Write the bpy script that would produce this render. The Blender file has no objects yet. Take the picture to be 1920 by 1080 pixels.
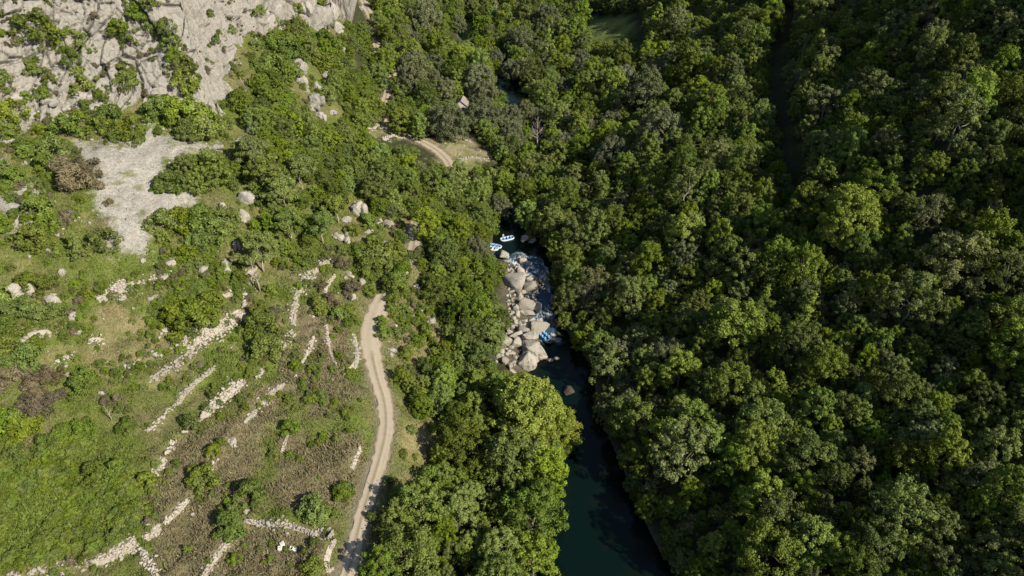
import bpy, bmesh, math, random
import numpy as np
from mathutils import Vector, Matrix
from mathutils.bvhtree import BVHTree

random.seed(7); rng = np.random.default_rng(7)
S = bpy.context.scene
C = S.collection
R = math.radians

# ------------------------------------------------------------------ camera
CAM_H, PITCH, HFOV = 130.0, R(38.0), R(70.0)
FPX = 960 / math.tan(HFOV / 2)                      # focal length in pixels of the 1920 wide photograph
cam = bpy.data.objects.new('camera', bpy.data.cameras.new('camera'))
C.objects.link(cam); S.camera = cam
cam.location = (0, 0, CAM_H); cam.rotation_euler = (R(90) - PITCH, 0, 0)
cam.data.angle = HFOV; cam.data.clip_start = 1; cam.data.clip_end = 4000
CP, SP = math.cos(PITCH), math.sin(PITCH)

# ------------------------------------------------------------------ sky, sun, exposure
SUN_AZ, SUN_EL = math.atan2(0.82, -0.57), R(36.5)      # from behind the camera, to the right
W = bpy.data.worlds.new('World'); S.world = W; W.use_nodes = True
nt = W.node_tree
sky = nt.nodes.new('ShaderNodeTexSky'); sky.sky_type = 'NISHITA'; sky.sun_disc = False
sky.sun_elevation = SUN_EL; sky.sun_rotation = SUN_AZ
nt.links.new(sky.outputs[0], nt.nodes['Background'].inputs[0])
nt.nodes['Background'].inputs[1].default_value = 0.085
sd = bpy.data.lights.new('sun', 'SUN'); sd.energy = 5.0; sd.angle = R(0.53); sd.color = (1, 0.915, 0.755)
sun = bpy.data.objects.new('sun', sd); C.objects.link(sun)
SDIR = Vector((math.sin(SUN_AZ) * math.cos(SUN_EL), math.cos(SUN_AZ) * math.cos(SUN_EL), math.sin(SUN_EL)))
sun.rotation_euler = SDIR.to_track_quat('Z', 'Y').to_euler(); sun.location = SDIR * 300
S.view_settings.view_transform = 'Standard'; S.view_settings.look = 'None'
S.view_settings.exposure = 0.88; S.view_settings.gamma = 1.0
S.cycles.max_bounces = 5; S.cycles.diffuse_bounces = 3; S.cycles.glossy_bounces = 2; S.cycles.transmission_bounces = 3

# ------------------------------------------------------------------ photo pixels <-> world
def ray(px, py):
    a = (px - 960) / FPX; b = (540 - py) / FPX
    return Vector((a, CP + b * SP, -SP + b * CP))
def unproj(px, py, z):
    d = ray(px, py); t = (z - CAM_H) / d.z
    return (d.x * t, d.y * t)
def proj(x, y, z):
    dz = z - CAM_H
    dep = y * CP - dz * SP
    up = y * SP + dz * CP
    return 960 + FPX * x / dep, 540 - FPX * up / dep, dep

# ------------------------------------------------------------------ numpy noise
def _hash(ix, iy, iz, seed):
    h = (ix.astype(np.int64) * 374761393 + iy.astype(np.int64) * 668265263 + iz.astype(np.int64) * 2147483647 + seed * 1274126177) & 0xffffffff
    h = ((h ^ (h >> 13)) * 1274126177) & 0xffffffff
    h = (h ^ (h >> 16)) & 0xffffffff
    return h / 4294967295.0
def vnoise(x, y, z=None, seed=0):
    x = np.asarray(x, float); y = np.asarray(y, float); z = np.zeros_like(x) if z is None else np.asarray(z, float)
    ix, iy, iz = np.floor(x), np.floor(y), np.floor(z)
    fx, fy, fz = x - ix, y - iy, z - iz
    fx, fy, fz = [f * f * f * (f * (f * 6 - 15) + 10) for f in (fx, fy, fz)]
    r = 0
    for a in (0, 1):
        for b in (0, 1):
            for c in (0, 1):
                w = (fx if a else 1 - fx) * (fy if b else 1 - fy) * (fz if c else 1 - fz)
                r = r + w * _hash(ix + a, iy + b, iz + c, seed)
    return r * 2 - 1
def fbm(x, y, z=None, oct=4, seed=0, ridged=False, gain=0.5):
    r = 0; a = 1.0; f = 1.0; tot = 0
    for o in range(oct):
        n = vnoise(np.asarray(x) * f, np.asarray(y) * f, None if z is None else np.asarray(z) * f, seed + o * 17)
        if ridged: n = 1 - 2 * np.abs(n)
        r = r + a * n; tot += a; a *= gain; f *= 2.03
    return r / tot
def cells(x, y, z, seed=0):
    """nearest and second nearest feature point distance, random value of the nearest, and a random tilt over its cell"""
    ix, iy = np.floor(x), np.floor(y); iz = np.zeros_like(ix)
    d1 = np.full(x.shape, 9.0); d2 = np.full(x.shape, 9.0); v1 = np.zeros(x.shape); tl = np.zeros(x.shape)
    for a in (-1, 0, 1):
        for b in (-1, 0, 1):
            jx, jy = ix + a, iy + b
            dx = jx + _hash(jx, jy, iz, seed) - x; dy = jy + _hash(jx, jy, iz, seed + 1) - y
            d = np.hypot(dx, dy); v = _hash(jx, jy, iz, seed + 3)
            t = dx * (_hash(jx, jy, iz, seed + 4) * 2 - 1) + dy * (_hash(jx, jy, iz, seed + 5) * 2 - 1)
            n = d < d1
            d2 = np.where(n, d1, np.minimum(d2, d)); v1 = np.where(n, v, v1); tl = np.where(n, t, tl); d1 = np.where(n, d, d1)
    return d1, d2, v1, tl
def sstep(a, b, x):
    t = np.clip((x - a) / (b - a), 0, 1); return t * t * (3 - 2 * t)
def inpoly(px, py, poly):
    px = np.asarray(px, float); py = np.asarray(py, float); ins = np.zeros(px.shape, bool)
    n = len(poly); j = n - 1
    for i in range(n):
        xi, yi = poly[i]; xj, yj = poly[j]
        c = ((yi > py) != (yj > py)) & (px < (xj - xi) * (py - yi) / ((yj - yi) or 1e-9) + xi)
        ins ^= c; j = i
    return ins
def seg_dist(x, y, pts):
    """distance to a polyline, signed side, parameter (index + fraction)"""
    best = np.full(np.shape(x), 1e9); side = np.zeros(np.shape(x)); par = np.zeros(np.shape(x))
    for i in range(len(pts) - 1):
        ax, ay = pts[i][:2]; bx, by = pts[i + 1][:2]
        dx, dy = bx - ax, by - ay; L2 = dx * dx + dy * dy + 1e-9
        t = np.clip(((x - ax) * dx + (y - ay) * dy) / L2, 0, 1)
        qx, qy = x - (ax + t * dx), y - (ay + t * dy)
        d = np.hypot(qx, qy); n = d < best
        best = np.where(n, d, best); side = np.where(n, np.sign(dx * qy - dy * qx), side); par = np.where(n, i + t, par)
    return best, side, par
def smooth_path(pts, n=8):
    """smooth curve through the points (cubic Hermite over chord length)"""
    P = np.array(pts, float); t = np.r_[0, np.cumsum(np.hypot(*np.diff(P[:, :2], axis=0).T) + 1e-6)]
    sl_ = np.diff(P, axis=0) / np.diff(t)[:, None]; m = np.empty_like(P); m[0] = sl_[0]; m[-1] = sl_[-1]
    if len(P) > 2:
        h0 = np.diff(t)[:-1, None]; h1 = np.diff(t)[1:, None]; m[1:-1] = (sl_[:-1] * h1 + sl_[1:] * h0) / (h0 + h1)
    out = []
    for i in range(len(P) - 1):
        h = t[i + 1] - t[i]
        for k in range(n):
            u = k / n; out.append((2 * u**3 - 3 * u**2 + 1) * P[i] + (u**3 - 2 * u**2 + u) * h * m[i] + (-2 * u**3 + 3 * u**2) * P[i + 1] + (u**3 - u**2) * h * m[i + 1])
    out.append(P[-1]); return out

# ------------------------------------------------------------------ object helpers
def mesh_obj(name, verts, faces, mat, parent=None, smooth=False, attrs=None, link=True):
    me = bpy.data.meshes.new(name)
    verts = np.asarray(verts, np.float32); 
    if isinstance(faces, np.ndarray):
        k = faces.shape[1]; nf = len(faces)
        me.vertices.add(len(verts)); me.vertices.foreach_set('co', verts.ravel())
        me.loops.add(nf * k); me.loops.foreach_set('vertex_index', faces.astype(np.int32).ravel())
        me.polygons.add(nf); me.polygons.foreach_set('loop_start', np.arange(0, nf * k, k, dtype=np.int32))
        me.update(calc_edges=True)
    else:
        me.from_pydata([tuple(v) for v in verts], [], faces)
    if smooth: me.polygons.foreach_set('use_smooth', np.ones(len(me.polygons), bool))
    for an, (ty, data) in (attrs or {}).items():
        at = me.attributes.new(an, ty, 'POINT')
        if ty == 'FLOAT_COLOR': at.data.foreach_set('color', np.asarray(data, np.float32).ravel())
        elif ty == 'FLOAT_VECTOR': at.data.foreach_set('vector', np.asarray(data, np.float32).ravel())
        else: at.data.foreach_set('value', np.asarray(data).ravel())
    me.validate()
    if mat: me.materials.append(mat)
    o = bpy.data.objects.new(name, me)
    if link: C.objects.link(o)
    if parent: o.parent = parent
    return o
def tag(o, label, cat, group=None):
    o['label'] = label; o['category'] = cat
    if group: o['group'] = group
    return o
def struct(o): o['kind'] = 'structure'; return o
def stuff(o): o['kind'] = 'stuff'; return o
def empty(name, loc=(0, 0, 0), rz=0, s=1):
    o = bpy.data.objects.new(name, None); C.objects.link(o); o.empty_display_size = 0.3
    o.location = loc; o.rotation_euler = (0, 0, rz); o.scale = (s, s, s) if not isinstance(s, tuple) else s
    return o
class MB:
    """collects vertices and faces of one part"""
    def __init__(s): s.v = []; s.f = []
    def add(s, v, f):
        n = len(s.v); s.v += [tuple(q) for q in v]; s.f += [tuple(i + n for i in q) for q in f]; return s
    def box(s, c, d, rz=0):
        cr, sr = math.cos(rz), math.sin(rz); v = []
        for z in (-.5, .5):
            for x, y in ((-.5, -.5), (.5, -.5), (.5, .5), (-.5, .5)):
                X, Y = x * d[0], y * d[1]; v.append((c[0] + X * cr - Y * sr, c[1] + X * sr + Y * cr, c[2] + z * d[2]))
        return s.add(v, [(3, 2, 1, 0), (4, 5, 6, 7), (0, 1, 5, 4), (1, 2, 6, 5), (2, 3, 7, 6), (3, 0, 4, 7)])
    def tube(s, pts, radii, n=6):
        pts = [Vector(p) for p in pts]; v = []; f = []; m = len(pts)
        for i, p in enumerate(pts):
            d = (pts[min(i + 1, m - 1)] - pts[max(i - 1, 0)]).normalized()
            a = d.orthogonal().normalized() if abs(d.z) > 0.99 else d.cross(Vector((0, 0, 1))).normalized(); b = d.cross(a)
            r = radii[i] if hasattr(radii, '__len__') else radii
            for k in range(n):
                t = 2 * math.pi * k / n; v.append(p + (a * math.cos(t) + b * math.sin(t)) * r)
        for i in range(m - 1):
            for k in range(n):
                k2 = (k + 1) % n; f.append((i * n + k, i * n + k2, (i + 1) * n + k2, (i + 1) * n + k))
        f.append(tuple(range(n - 1, -1, -1))); f.append(tuple((m - 1) * n + k for k in range(n)))
        return s.add(v, f)
    def build(s, name, mat, parent=None, smooth=False): return mesh_obj(name, s.v, s.f, mat, parent, smooth)

# ------------------------------------------------------------------ materials
class NT:
    def __init__(s, name):
        s.m = bpy.data.materials.new(name); s.m.use_nodes = True; s.t = s.m.node_tree; s.t.nodes.clear()
        s.out = s.n('OutputMaterial')
    def n(s, ty, **kw):
        o = s.t.nodes.new('ShaderNode' + ty)
        for k, v in kw.items(): setattr(o, k, v)
        return o
    def l(s, a, b): s.t.links.new(a, b)
    def put(s, sock, v):
        if hasattr(v, 'links') or isinstance(v, bpy.types.NodeSocket): s.l(v, sock)
        elif isinstance(v, tuple) and len(v) == 3 and sock.type == 'RGBA': sock.default_value = (*v, 1)
        else: sock.default_value = v
    def pos(s): return s.n('NewGeometry').outputs['Position']
    def obj(s): return s.n('TexCoord').outputs['Object']
    def noise(s, vec, scale, detail=4, rough=0.55, dist=0.0):
        o = s.n('TexNoise'); s.put(o.inputs['Vector'], vec); o.inputs['Scale'].default_value = scale
        o.inputs['Detail'].default_value = detail; o.inputs['Roughness'].default_value = rough; o.inputs['Distortion'].default_value = dist
        return o.outputs['Fac']
    def scalev(s, vec, sc):
        o = s.n('Mapping'); s.put(o.inputs['Vector'], vec); o.inputs['Scale'].default_value = sc; return o.outputs[0]
    def ramp(s, fac, stops):
        o = s.n('ValToRGB'); s.put(o.inputs['Fac'], fac); e = o.color_ramp.elements
        while len(e) > 1: e.remove(e[-1])
        e[0].position = stops[0][0]; e[0].color = (*stops[0][1], 1) if isinstance(stops[0][1], tuple) else (stops[0][1],) * 3 + (1,)
        for p, c in stops[1:]:
            q = e.new(p); q.color = (*c, 1) if isinstance(c, tuple) else (c, c, c, 1)
        return o.outputs['Color']
    def mix(s, fac, a, b, mode='MIX'):
        o = s.n('Mix', data_type='RGBA', blend_type=mode); s.put(o.inputs[0], fac); s.put(o.inputs[6], a); s.put(o.inputs[7], b); return o.outputs[2]
    def math(s, op, a, b=0.0):
        o = s.n('Math', operation=op); s.put(o.inputs[0], a); s.put(o.inputs[1], b); return o.outputs[0]
    def attr(s, name): return s.n('Attribute', attribute_name=name)
    def bump(s, h, strength, dist):
        o = s.n('Bump'); s.put(o.inputs['Height'], h); o.inputs['Strength'].default_value = strength; o.inputs['Distance'].default_value = dist; return o.outputs[0]
    def principled(s, col, rough=0.8, spec=0.3, normal=None, **kw):
        b = s.n('BsdfPrincipled'); s.put(b.inputs['Base Color'], col); s.put(b.inputs['Roughness'], rough); b.inputs['Specular IOR Level'].default_value = spec
        if normal is not None: s.l(normal, b.inputs['Normal'])
        for k, v in kw.items(): s.put(b.inputs[k], v)
        return b.outputs[0]
    def done(s, sh): s.l(sh, s.out.inputs['Surface']); return s.m
def leaf_mat(name, dark, light, hue=0.03, val=0.35, trans=0.32, spec=0.12):
    m = NT(name); lv = m.attr('lv').outputs['Fac']
    col = m.mix(lv, dark, light)
    rnd = m.n('ObjectInfo').outputs['Random']
    hs = m.n('HueSaturation')
    m.put(hs.inputs['Color'], col)
    m.put(hs.inputs['Hue'], m.math('ADD', 0.5, m.math('MULTIPLY', m.math('SUBTRACT', rnd, 0.5), hue * 2)))
    r2 = m.math('FRACT', m.math('MULTIPLY', rnd, 37.7))
    m.put(hs.inputs['Value'], m.math('ADD', 1 - val, m.math('MULTIPLY', r2, val * 2)))
    r3 = m.math('FRACT', m.math('MULTIPLY', rnd, 91.3))
    m.put(hs.inputs['Saturation'], m.math('ADD', 0.84, m.math('MULTIPLY', r3, 0.24)))
    c = hs.outputs[0]
    p = m.principled(c, 0.55, spec)
    t = m.n('BsdfTranslucent'); m.l(c, t.inputs[0])
    mx = m.n('MixShader'); mx.inputs[0].default_value = trans; m.l(p, mx.inputs[1]); m.l(t.outputs[0], mx.inputs[2])
    return m.done(mx.outputs[0])
def plain(name, col, rough=0.7, spec=0.3, var=0.2, scale=3.0):
    m = NT(name); n = m.noise(m.obj(), scale, 4)
    c = m.mix(n, tuple(x * (1 - var) for x in col), tuple(min(1, x * (1 + var)) for x in col))
    return m.done(m.principled(c, rough, spec))
def rock_mat(name, base=(0.272, 0.260, 0.242), dark=(0.135, 0.130, 0.122), stain=(0.20, 0.178, 0.138), scale=1.0, world=True):
    m = NT(name); v = m.pos() if world else m.obj()
    n1 = m.noise(v, 0.25 * scale, 6, 0.6); n2 = m.noise(v, 1.6 * scale, 6, 0.65); n3 = m.noise(m.scalev(v, (2.6, 2.6, 0.22)), 0.55 * scale, 5, 0.6)
    c = m.mix(m.ramp(n2, [(0.3, 0.0), (0.62, 1.0)]), tuple(x * 0.78 for x in base), base)
    c = m.mix(m.ramp(n3, [(0.50, 0.0), (0.70, 0.75)]), c, dark)
    c = m.mix(m.ramp(n1, [(0.55, 0.0), (0.72, 0.5)]), c, stain)
    rv = m.n('ObjectInfo').outputs['Random']; c = m.mix(1.0, c, m.ramp(rv, [(0.0, (0.74, 0.73, 0.70)), (0.5, (0.95, 0.94, 0.92)), (1.0, (1.08, 1.06, 1.03))]), 'MULTIPLY')
    vo = m.n('TexVoronoi', feature='DISTANCE_TO_EDGE'); m.put(vo.inputs['Vector'], m.scalev(v, (1, 1, 0.45))); vo.inputs['Scale'].default_value = 0.5 * scale
    cr = m.ramp(vo.outputs['Distance'], [(0.0, 0.0), (0.05, 1.0)])
    h = m.math('ADD', m.math('MULTIPLY', n2, 0.6), m.math('MULTIPLY', cr, 0.25))
    return m.done(m.principled(c, 0.9, 0.15, m.bump(h, 0.7, 0.35 / scale)))
M = {}
M['oak'] = leaf_mat('oak_leaves', (0.066, 0.094, 0.015), (0.160, 0.208, 0.036), 0.016, 0.30)
M['hornbeam'] = leaf_mat('hornbeam_leaves', (0.096, 0.138, 0.017), (0.212, 0.278, 0.044), 0.014, 0.22)
M['ash'] = leaf_mat('ash_leaves', (0.084, 0.104, 0.030), (0.185, 0.215, 0.076), 0.020, 0.25)
M['willow'] = leaf_mat('willow_leaves', (0.085, 0.098, 0.044), (0.190, 0.205, 0.108), 0.018, 0.22)
M['plane'] = leaf_mat('plane_leaves', (0.122, 0.165, 0.020), (0.255, 0.310, 0.050), 0.010, 0.12)
M['pine'] = leaf_mat('pine_needles', (0.085, 0.120, 0.024), (0.182, 0.228, 0.055), 0.014, 0.2)
M['shrub'] = leaf_mat('shrub_leaves', (0.080, 0.116, 0.015), (0.180, 0.232, 0.038), 0.016, 0.26)
M['twig'] = leaf_mat('dry_twigs', (0.075, 0.065, 0.036), (0.150, 0.128, 0.078), 0.015, 0.25, trans=0.1)
M['bark'] = plain('bark', (0.13, 0.10, 0.07), 0.9, 0.1, 0.4, 4)
M['palebark'] = plain('pale_bark', (0.27, 0.235, 0.195), 0.9, 0.1, 0.25, 3)
M['rock'] = rock_mat('limestone')
M['boulder'] = rock_mat('river_boulder', (0.30, 0.28, 0.25), (0.13, 0.12, 0.10), (0.22, 0.185, 0.125), 2.2)
M['wetshaderock'] = rock_mat('wet_shaded_boulder', (0.06, 0.055, 0.045), (0.03, 0.026, 0.02), (0.04, 0.034, 0.02), 2.2)  # dark from wetness; shade under the bank is put into the colour too
M['wall'] = rock_mat('dry_stone', (0.33, 0.305, 0.265), (0.19, 0.17, 0.14), (0.25, 0.215, 0.155), 3.0)

# ------------------------------------------------------------------ river, road (photo pixels + the level they lie on)
RIV = [  # left px, right px, row, water level
    (1008, 1290, 1120, 0.0), (1014, 1246, 1060, 0.0), (1026, 1214, 1000, 0.0), (1046, 1170, 900, 0.0), (1050, 1134, 820, 0.0), (1035, 1112, 740, 0.0),
    (995, 1112, 700, 0.0), (1022, 1078, 655, 0.05), (1016, 1052, 620, 0.5), (1006, 1044, 580, 1.0), (1000, 1040, 545, 1.3), (990, 1034, 512, 1.8),
    (968, 1026, 485, 2.3), (930, 1016, 464, 2.6), (928, 988, 450, 2.6), (936, 984, 425, 2.6), (948, 980, 400, 2.6), (960, 976, 360, 2.7), (968, 984, 290, 2.8),
    (960, 978, 220, 2.9), (934, 986, 172, 3.0), (938, 980, 148, 3.0), (925, 938, 105, 3.0), (862, 892, 66, 3.0), (877, 886, 30, 3.1), (890, 905, -40, 3.2)]
riv = []
for l, r, v, z in RIV:
    a = unproj(l, v, z); b = unproj(r, v, z)
    riv.append(((a[0] + b[0]) / 2, (a[1] + b[1]) / 2, (b[0] - a[0]) / 2, z))
p0 = riv[0]; riv = [(p0[0] + 25, -150, 12, -0.2), (p0[0] + 14, -40, 11.5, -0.1), (p0[0] + 5, 20, 11, 0.0)] + riv + [(riv[-1][0] + 30, 900, 8, 4.0)]
rivp = smooth_path(riv, 6)
rivxy = [(p[0], p[1]) for p in rivp]; rivw = np.array([p[2] for p in rivp]); rivz = np.array([p[3] for p in rivp])

ROAD = [(640, 1110, 13.8), (652, 1075, 14), (675, 985, 14.3), (692, 925, 14.6), (712, 860, 15), (724, 800, 15.2), (721, 755, 15.5), (708, 710, 16), (698, 665, 16.5), (696, 625, 17), (706, 585, 17.3), (720, 550, 17.6),
        (745, 515, 17.8), (766, 490, 17.8), (777, 455, 17.4), (776, 425, 16.8), (795, 390, 15.5), (825, 350, 13.5), (845, 315, 12.2), (825, 287, 12), (795, 268, 12.2), (768, 257, 12.6), (728, 243, 13), (717, 220, 13.5), (722, 190, 14), (731, 160, 14.5), (734, 128, 15.5), (716, 108, 16.5), (707, 92, 17.2), (705, 60, 18.5), (690, 20, 20), (660, -40, 22)]
roadp = smooth_path([(*unproj(u, v, z), z) for u, v, z in ROAD], 7)
roadz = np.array([p[2] for p in roadp])

# ------------------------------------------------------------------ terrain height: thin plate spline through surveyed points
ctl = []
for u, v, z in [(0, 1080, 19), (250, 1040, 17), (450, 1000, 15.5), (0, 850, 22.5), (300, 800, 20), (500, 700, 19.5), (600, 850, 16.5), (0, 600, 33), (250, 600, 29), (450, 550, 26.5),
                (600, 450, 25), (690, 390, 23), (230, 470, 37), (0, 450, 41), (350, 330, 42), (150, 330, 45), (0, 290, 49), (440, 240, 42), (550, 330, 33), (650, 260, 24), (480, 130, 45), (560, 90, 41),
                (640, 70, 35), (640, 180, 27), (690, 120, 20), (660, 10, 27), (850, 600, 9), (830, 700, 8.5), (800, 900, 9), (760, 1060, 9), (790, 780, 11), (850, 450, 8), (850, 330, 11.5),
                (840, 265, 11.8), (760, 300, 13.5), (900, 290, 9), (800, 200, 9.5), (800, 120, 9), (780, 40, 11), (870, 230, 6), (900, 120, 5.5), (1050, 100, 5.5), (1130, 40, 6), (1050, 220, 5), (1000, 20, 6)]:
    ctl.append((*unproj(u, v, z), z))
for p in roadp[::5]: ctl.append(tuple(p))
for p in rivp[::7]: ctl.append((p[0], p[1], p[3] + 1.2))
for y in (-120, -30, 40, 90, 140, 190, 240, 300, 370, 460, 600, 850):
    rx = float(np.interp(y, [p[1] for p in rivp], [p[0] for p in rivp]))
    flat = float(np.interp(y, [0, 200, 280, 420, 900], [10, 12, 32, 62, 80]))
    for d in (flat + 10, flat + 45, flat + 100, flat + 180, flat + 300, flat + 480):
        ctl.append((rx + d, y, 3 + (d - flat) * 0.53 if d < flat + 350 else 3 + 350 * 0.53 + (d - flat - 350) * 0.1))
for x, y, z in [(-110, 20, 22), (-60, 20, 17), (-25, 20, 11), (-110, -100, 30), (-40, -100, 12), (-260, 0, 50), (-260, 150, 65), (-500, 100, 85), (-500, 500, 110), (-200, 330, 70), (-120, 420, 45), (-60, 500, 20), (-80, 700, 25), (-250, 600, 80), (-500, 850, 110), (-120, 850, 35), (-500, -100, 80)]:
    ctl.append((x, y, z))
ctl = np.array(ctl)
def tps_fit(c, lam=0.02):
    s = 100.0; X = c[:, :2] / s; n = len(X)
    d = np.hypot(X[:, None, 0] - X[None, :, 0], X[:, None, 1] - X[None, :, 1])
    K = np.where(d > 0, d * d * np.log(d + 1e-12), 0) + lam * np.eye(n)
    P = np.c_[np.ones(n), X]; A = np.block([[K, P], [P.T, np.zeros((3, 3))]])
    w = np.linalg.solve(A, np.r_[c[:, 2], 0, 0, 0]); return X, w, s
TX, TW, TS = tps_fit(ctl)
def tps(x, y):
    x = np.asarray(x, float) / TS; y = np.asarray(y, float) / TS; r = TW[-3] + TW[-2] * x + TW[-1] * y
    for i in range(len(TX)):
        d2 = (x - TX[i, 0]) ** 2 + (y - TX[i, 1]) ** 2
        r = r + TW[i] * 0.5 * d2 * np.log(d2 + 1e-12)
    return r

# dry stone walls: photo pixels, band width in metres
WALLS = [([(150, 658), (180, 640), (207, 627), (243, 618), (277, 612)], 1.5, 'sloping broken dry stone wall above the pale grass terrace'),
         ([(333, 652), (362, 640), (395, 622), (428, 605), (457, 585)], 2.6, 'thick collapsed dry stone wall below the big green thicket'),
         ([(457, 575), (461, 548), (470, 513), (480, 500)], 1.1, 'thin dry stone wall climbing to the bare grey pine'),
         ([(418, 554), (440, 550), (457, 551)], 1.0, 'short dry stone spur joining the thin wall under the pines'),
         ([(275, 722), (300, 702), (335, 682), (362, 662)], 1.5, 'patchy dry stone wall continuing below the thick collapsed wall'),
         ([(183, 562), (205, 550), (228, 540), (250, 535)], 2.3, 'wide rubble bank of pale stone above the pale grass terrace'),
         ([(630, 485), (593, 507), (563, 540), (552, 577), (550, 610)], 1.5, 'long curved dry stone wall beside the pines'),
         ([(548, 618), (545, 632), (530, 657)], 1.0, 'broken lower end of the long curved wall'),
         ([(628, 517), (615, 532), (610, 550)], 0.9, 'small curved dry stone wall next to the long curved one'),
         ([(587, 633), (580, 655), (567, 680)], 1.1, 'short dry stone wall in the brown scrub'),
         ([(613, 612), (617, 650), (630, 685)], 0.9, 'thin kinked dry stone wall in the brown scrub nearer the road'),
         ([(663, 627), (670, 668), (662, 690), (647, 703)], 1.4, 'dry stone wall along the upper edge of the dirt road'),
         ([(402, 690), (367, 718), (330, 760)], 1.1, 'thin straight dry stone wall below the thick collapsed wall'),
         ([(458, 714), (420, 745), (377, 785)], 2.2, 'broad straight bank of white rubble across the brown terrace'),
         ([(533, 720), (500, 750), (457, 795)], 1.1, 'narrow straight dry stone wall below the white rubble bank'),
         ([(342, 812), (325, 832), (310, 853)], 0.8, 'fading row of stones leading down to a stone heap'),
         ([(308, 860), (298, 876), (286, 892)], 1.9, 'heap of white stone at the end of a fading row'),
         ([(353, 937), (330, 962), (307, 983)], 1.2, 'pale dry stone wall rising from the wall corner'),
         ([(300, 988), (285, 1000), (270, 1012)], 2.0, 'rubble heap at the corner of the terrace walls'),
         ([(258, 1018), (230, 1032), (205, 1042), (180, 1054)], 2.4, 'wide white rubble terrace edge below the reed thicket'),
         ([(262, 1030), (278, 1055), (296, 1085)], 1.5, 'well laid grey dry stone wall running from the wall corner'),
         ([(433, 1010), (408, 1042), (378, 1085)], 1.3, 'pale dry stone wall in the dry field with the white boxes'),
         ([(460, 977), (500, 984), (547, 988), (597, 1006)], 1.1, 'low dry stone wall between the reed field and the white boxes'),
         ([(627, 1013), (616, 1040), (613, 1056), (617, 1074)], 1.3, 'dry stone bank beside the wheel tracks of the dirt road'),
         ([(675, 840), (668, 858), (660, 880)], 1.1, 'pale rock bank by the bend of the dirt road'),
         ([(540, 815), (534, 832), (528, 848)], 0.7, 'short row of stones between bushes above the reed field'),
         ([(377, 787), (360, 800), (343, 812)], 0.7, 'fading line of stones linking the white rubble bank to a stone heap'),
         ([(457, 797), (437, 826), (405, 868), (372, 912), (354, 936)], 0.7, 'fading line of stones running down through the brown terrace'),
         ([(250, 534), (290, 522), (322, 512), (335, 498)], 0.8, 'patchy line of stones from the wide rubble bank to the grassy slope'),
         ([(150, 660), (120, 676), (95, 690)], 0.8, 'fading lower end of the sloping broken wall'),
         ([(330, 762), (300, 790), (283, 808)], 0.7, 'fading tail of the thin straight wall'),
         ([(285, 640), (330, 612), (360, 598)], 0.7, 'patchy line of stones under the big green thicket'),
         ([(245, 690), (280, 668), (300, 655)], 0.9, 'patchy row of stones on the pale grass terrace'),
         ([(178, 1055), (120, 1064), (50, 1076), (-20, 1090)], 0.9, 'broken low terrace edge below the reed thicket'),
         ([(600, 560), (585, 585), (578, 610)], 0.6, 'fading stone line between the curved walls'),
         ([(525, 662), (500, 690), (480, 712)], 0.7, 'fading stone line under the lower end of the curved wall'),
         ([(775, 254), (805, 253), (833, 255), (862, 259), (882, 267)], 1.2, 'stone wall along the back of the far pale field'),
         ([(718, 262), (745, 258), (768, 258)], 1.2, 'stone wall beside the track at the far small plot'),
         ([(688, 239), (705, 237), (716, 239)], 1.0, 'short stone wall above the far small plot'),
         ([(860, 300), (890, 296), (918, 303)], 1.0, 'low stone edge in front of the far pale field')]
def px_to_tps(u, v):
    z = 15.0
    for _ in range(25):
        x, y = unproj(u, v, z); z = 0.5 * z + 0.5 * float(tps(np.array([x]), np.array([y]))[0])
    return x, y
walls_w = [([px_to_tps(u, v) for u, v in pts], w, lab) for pts, w, lab in WALLS]

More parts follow.
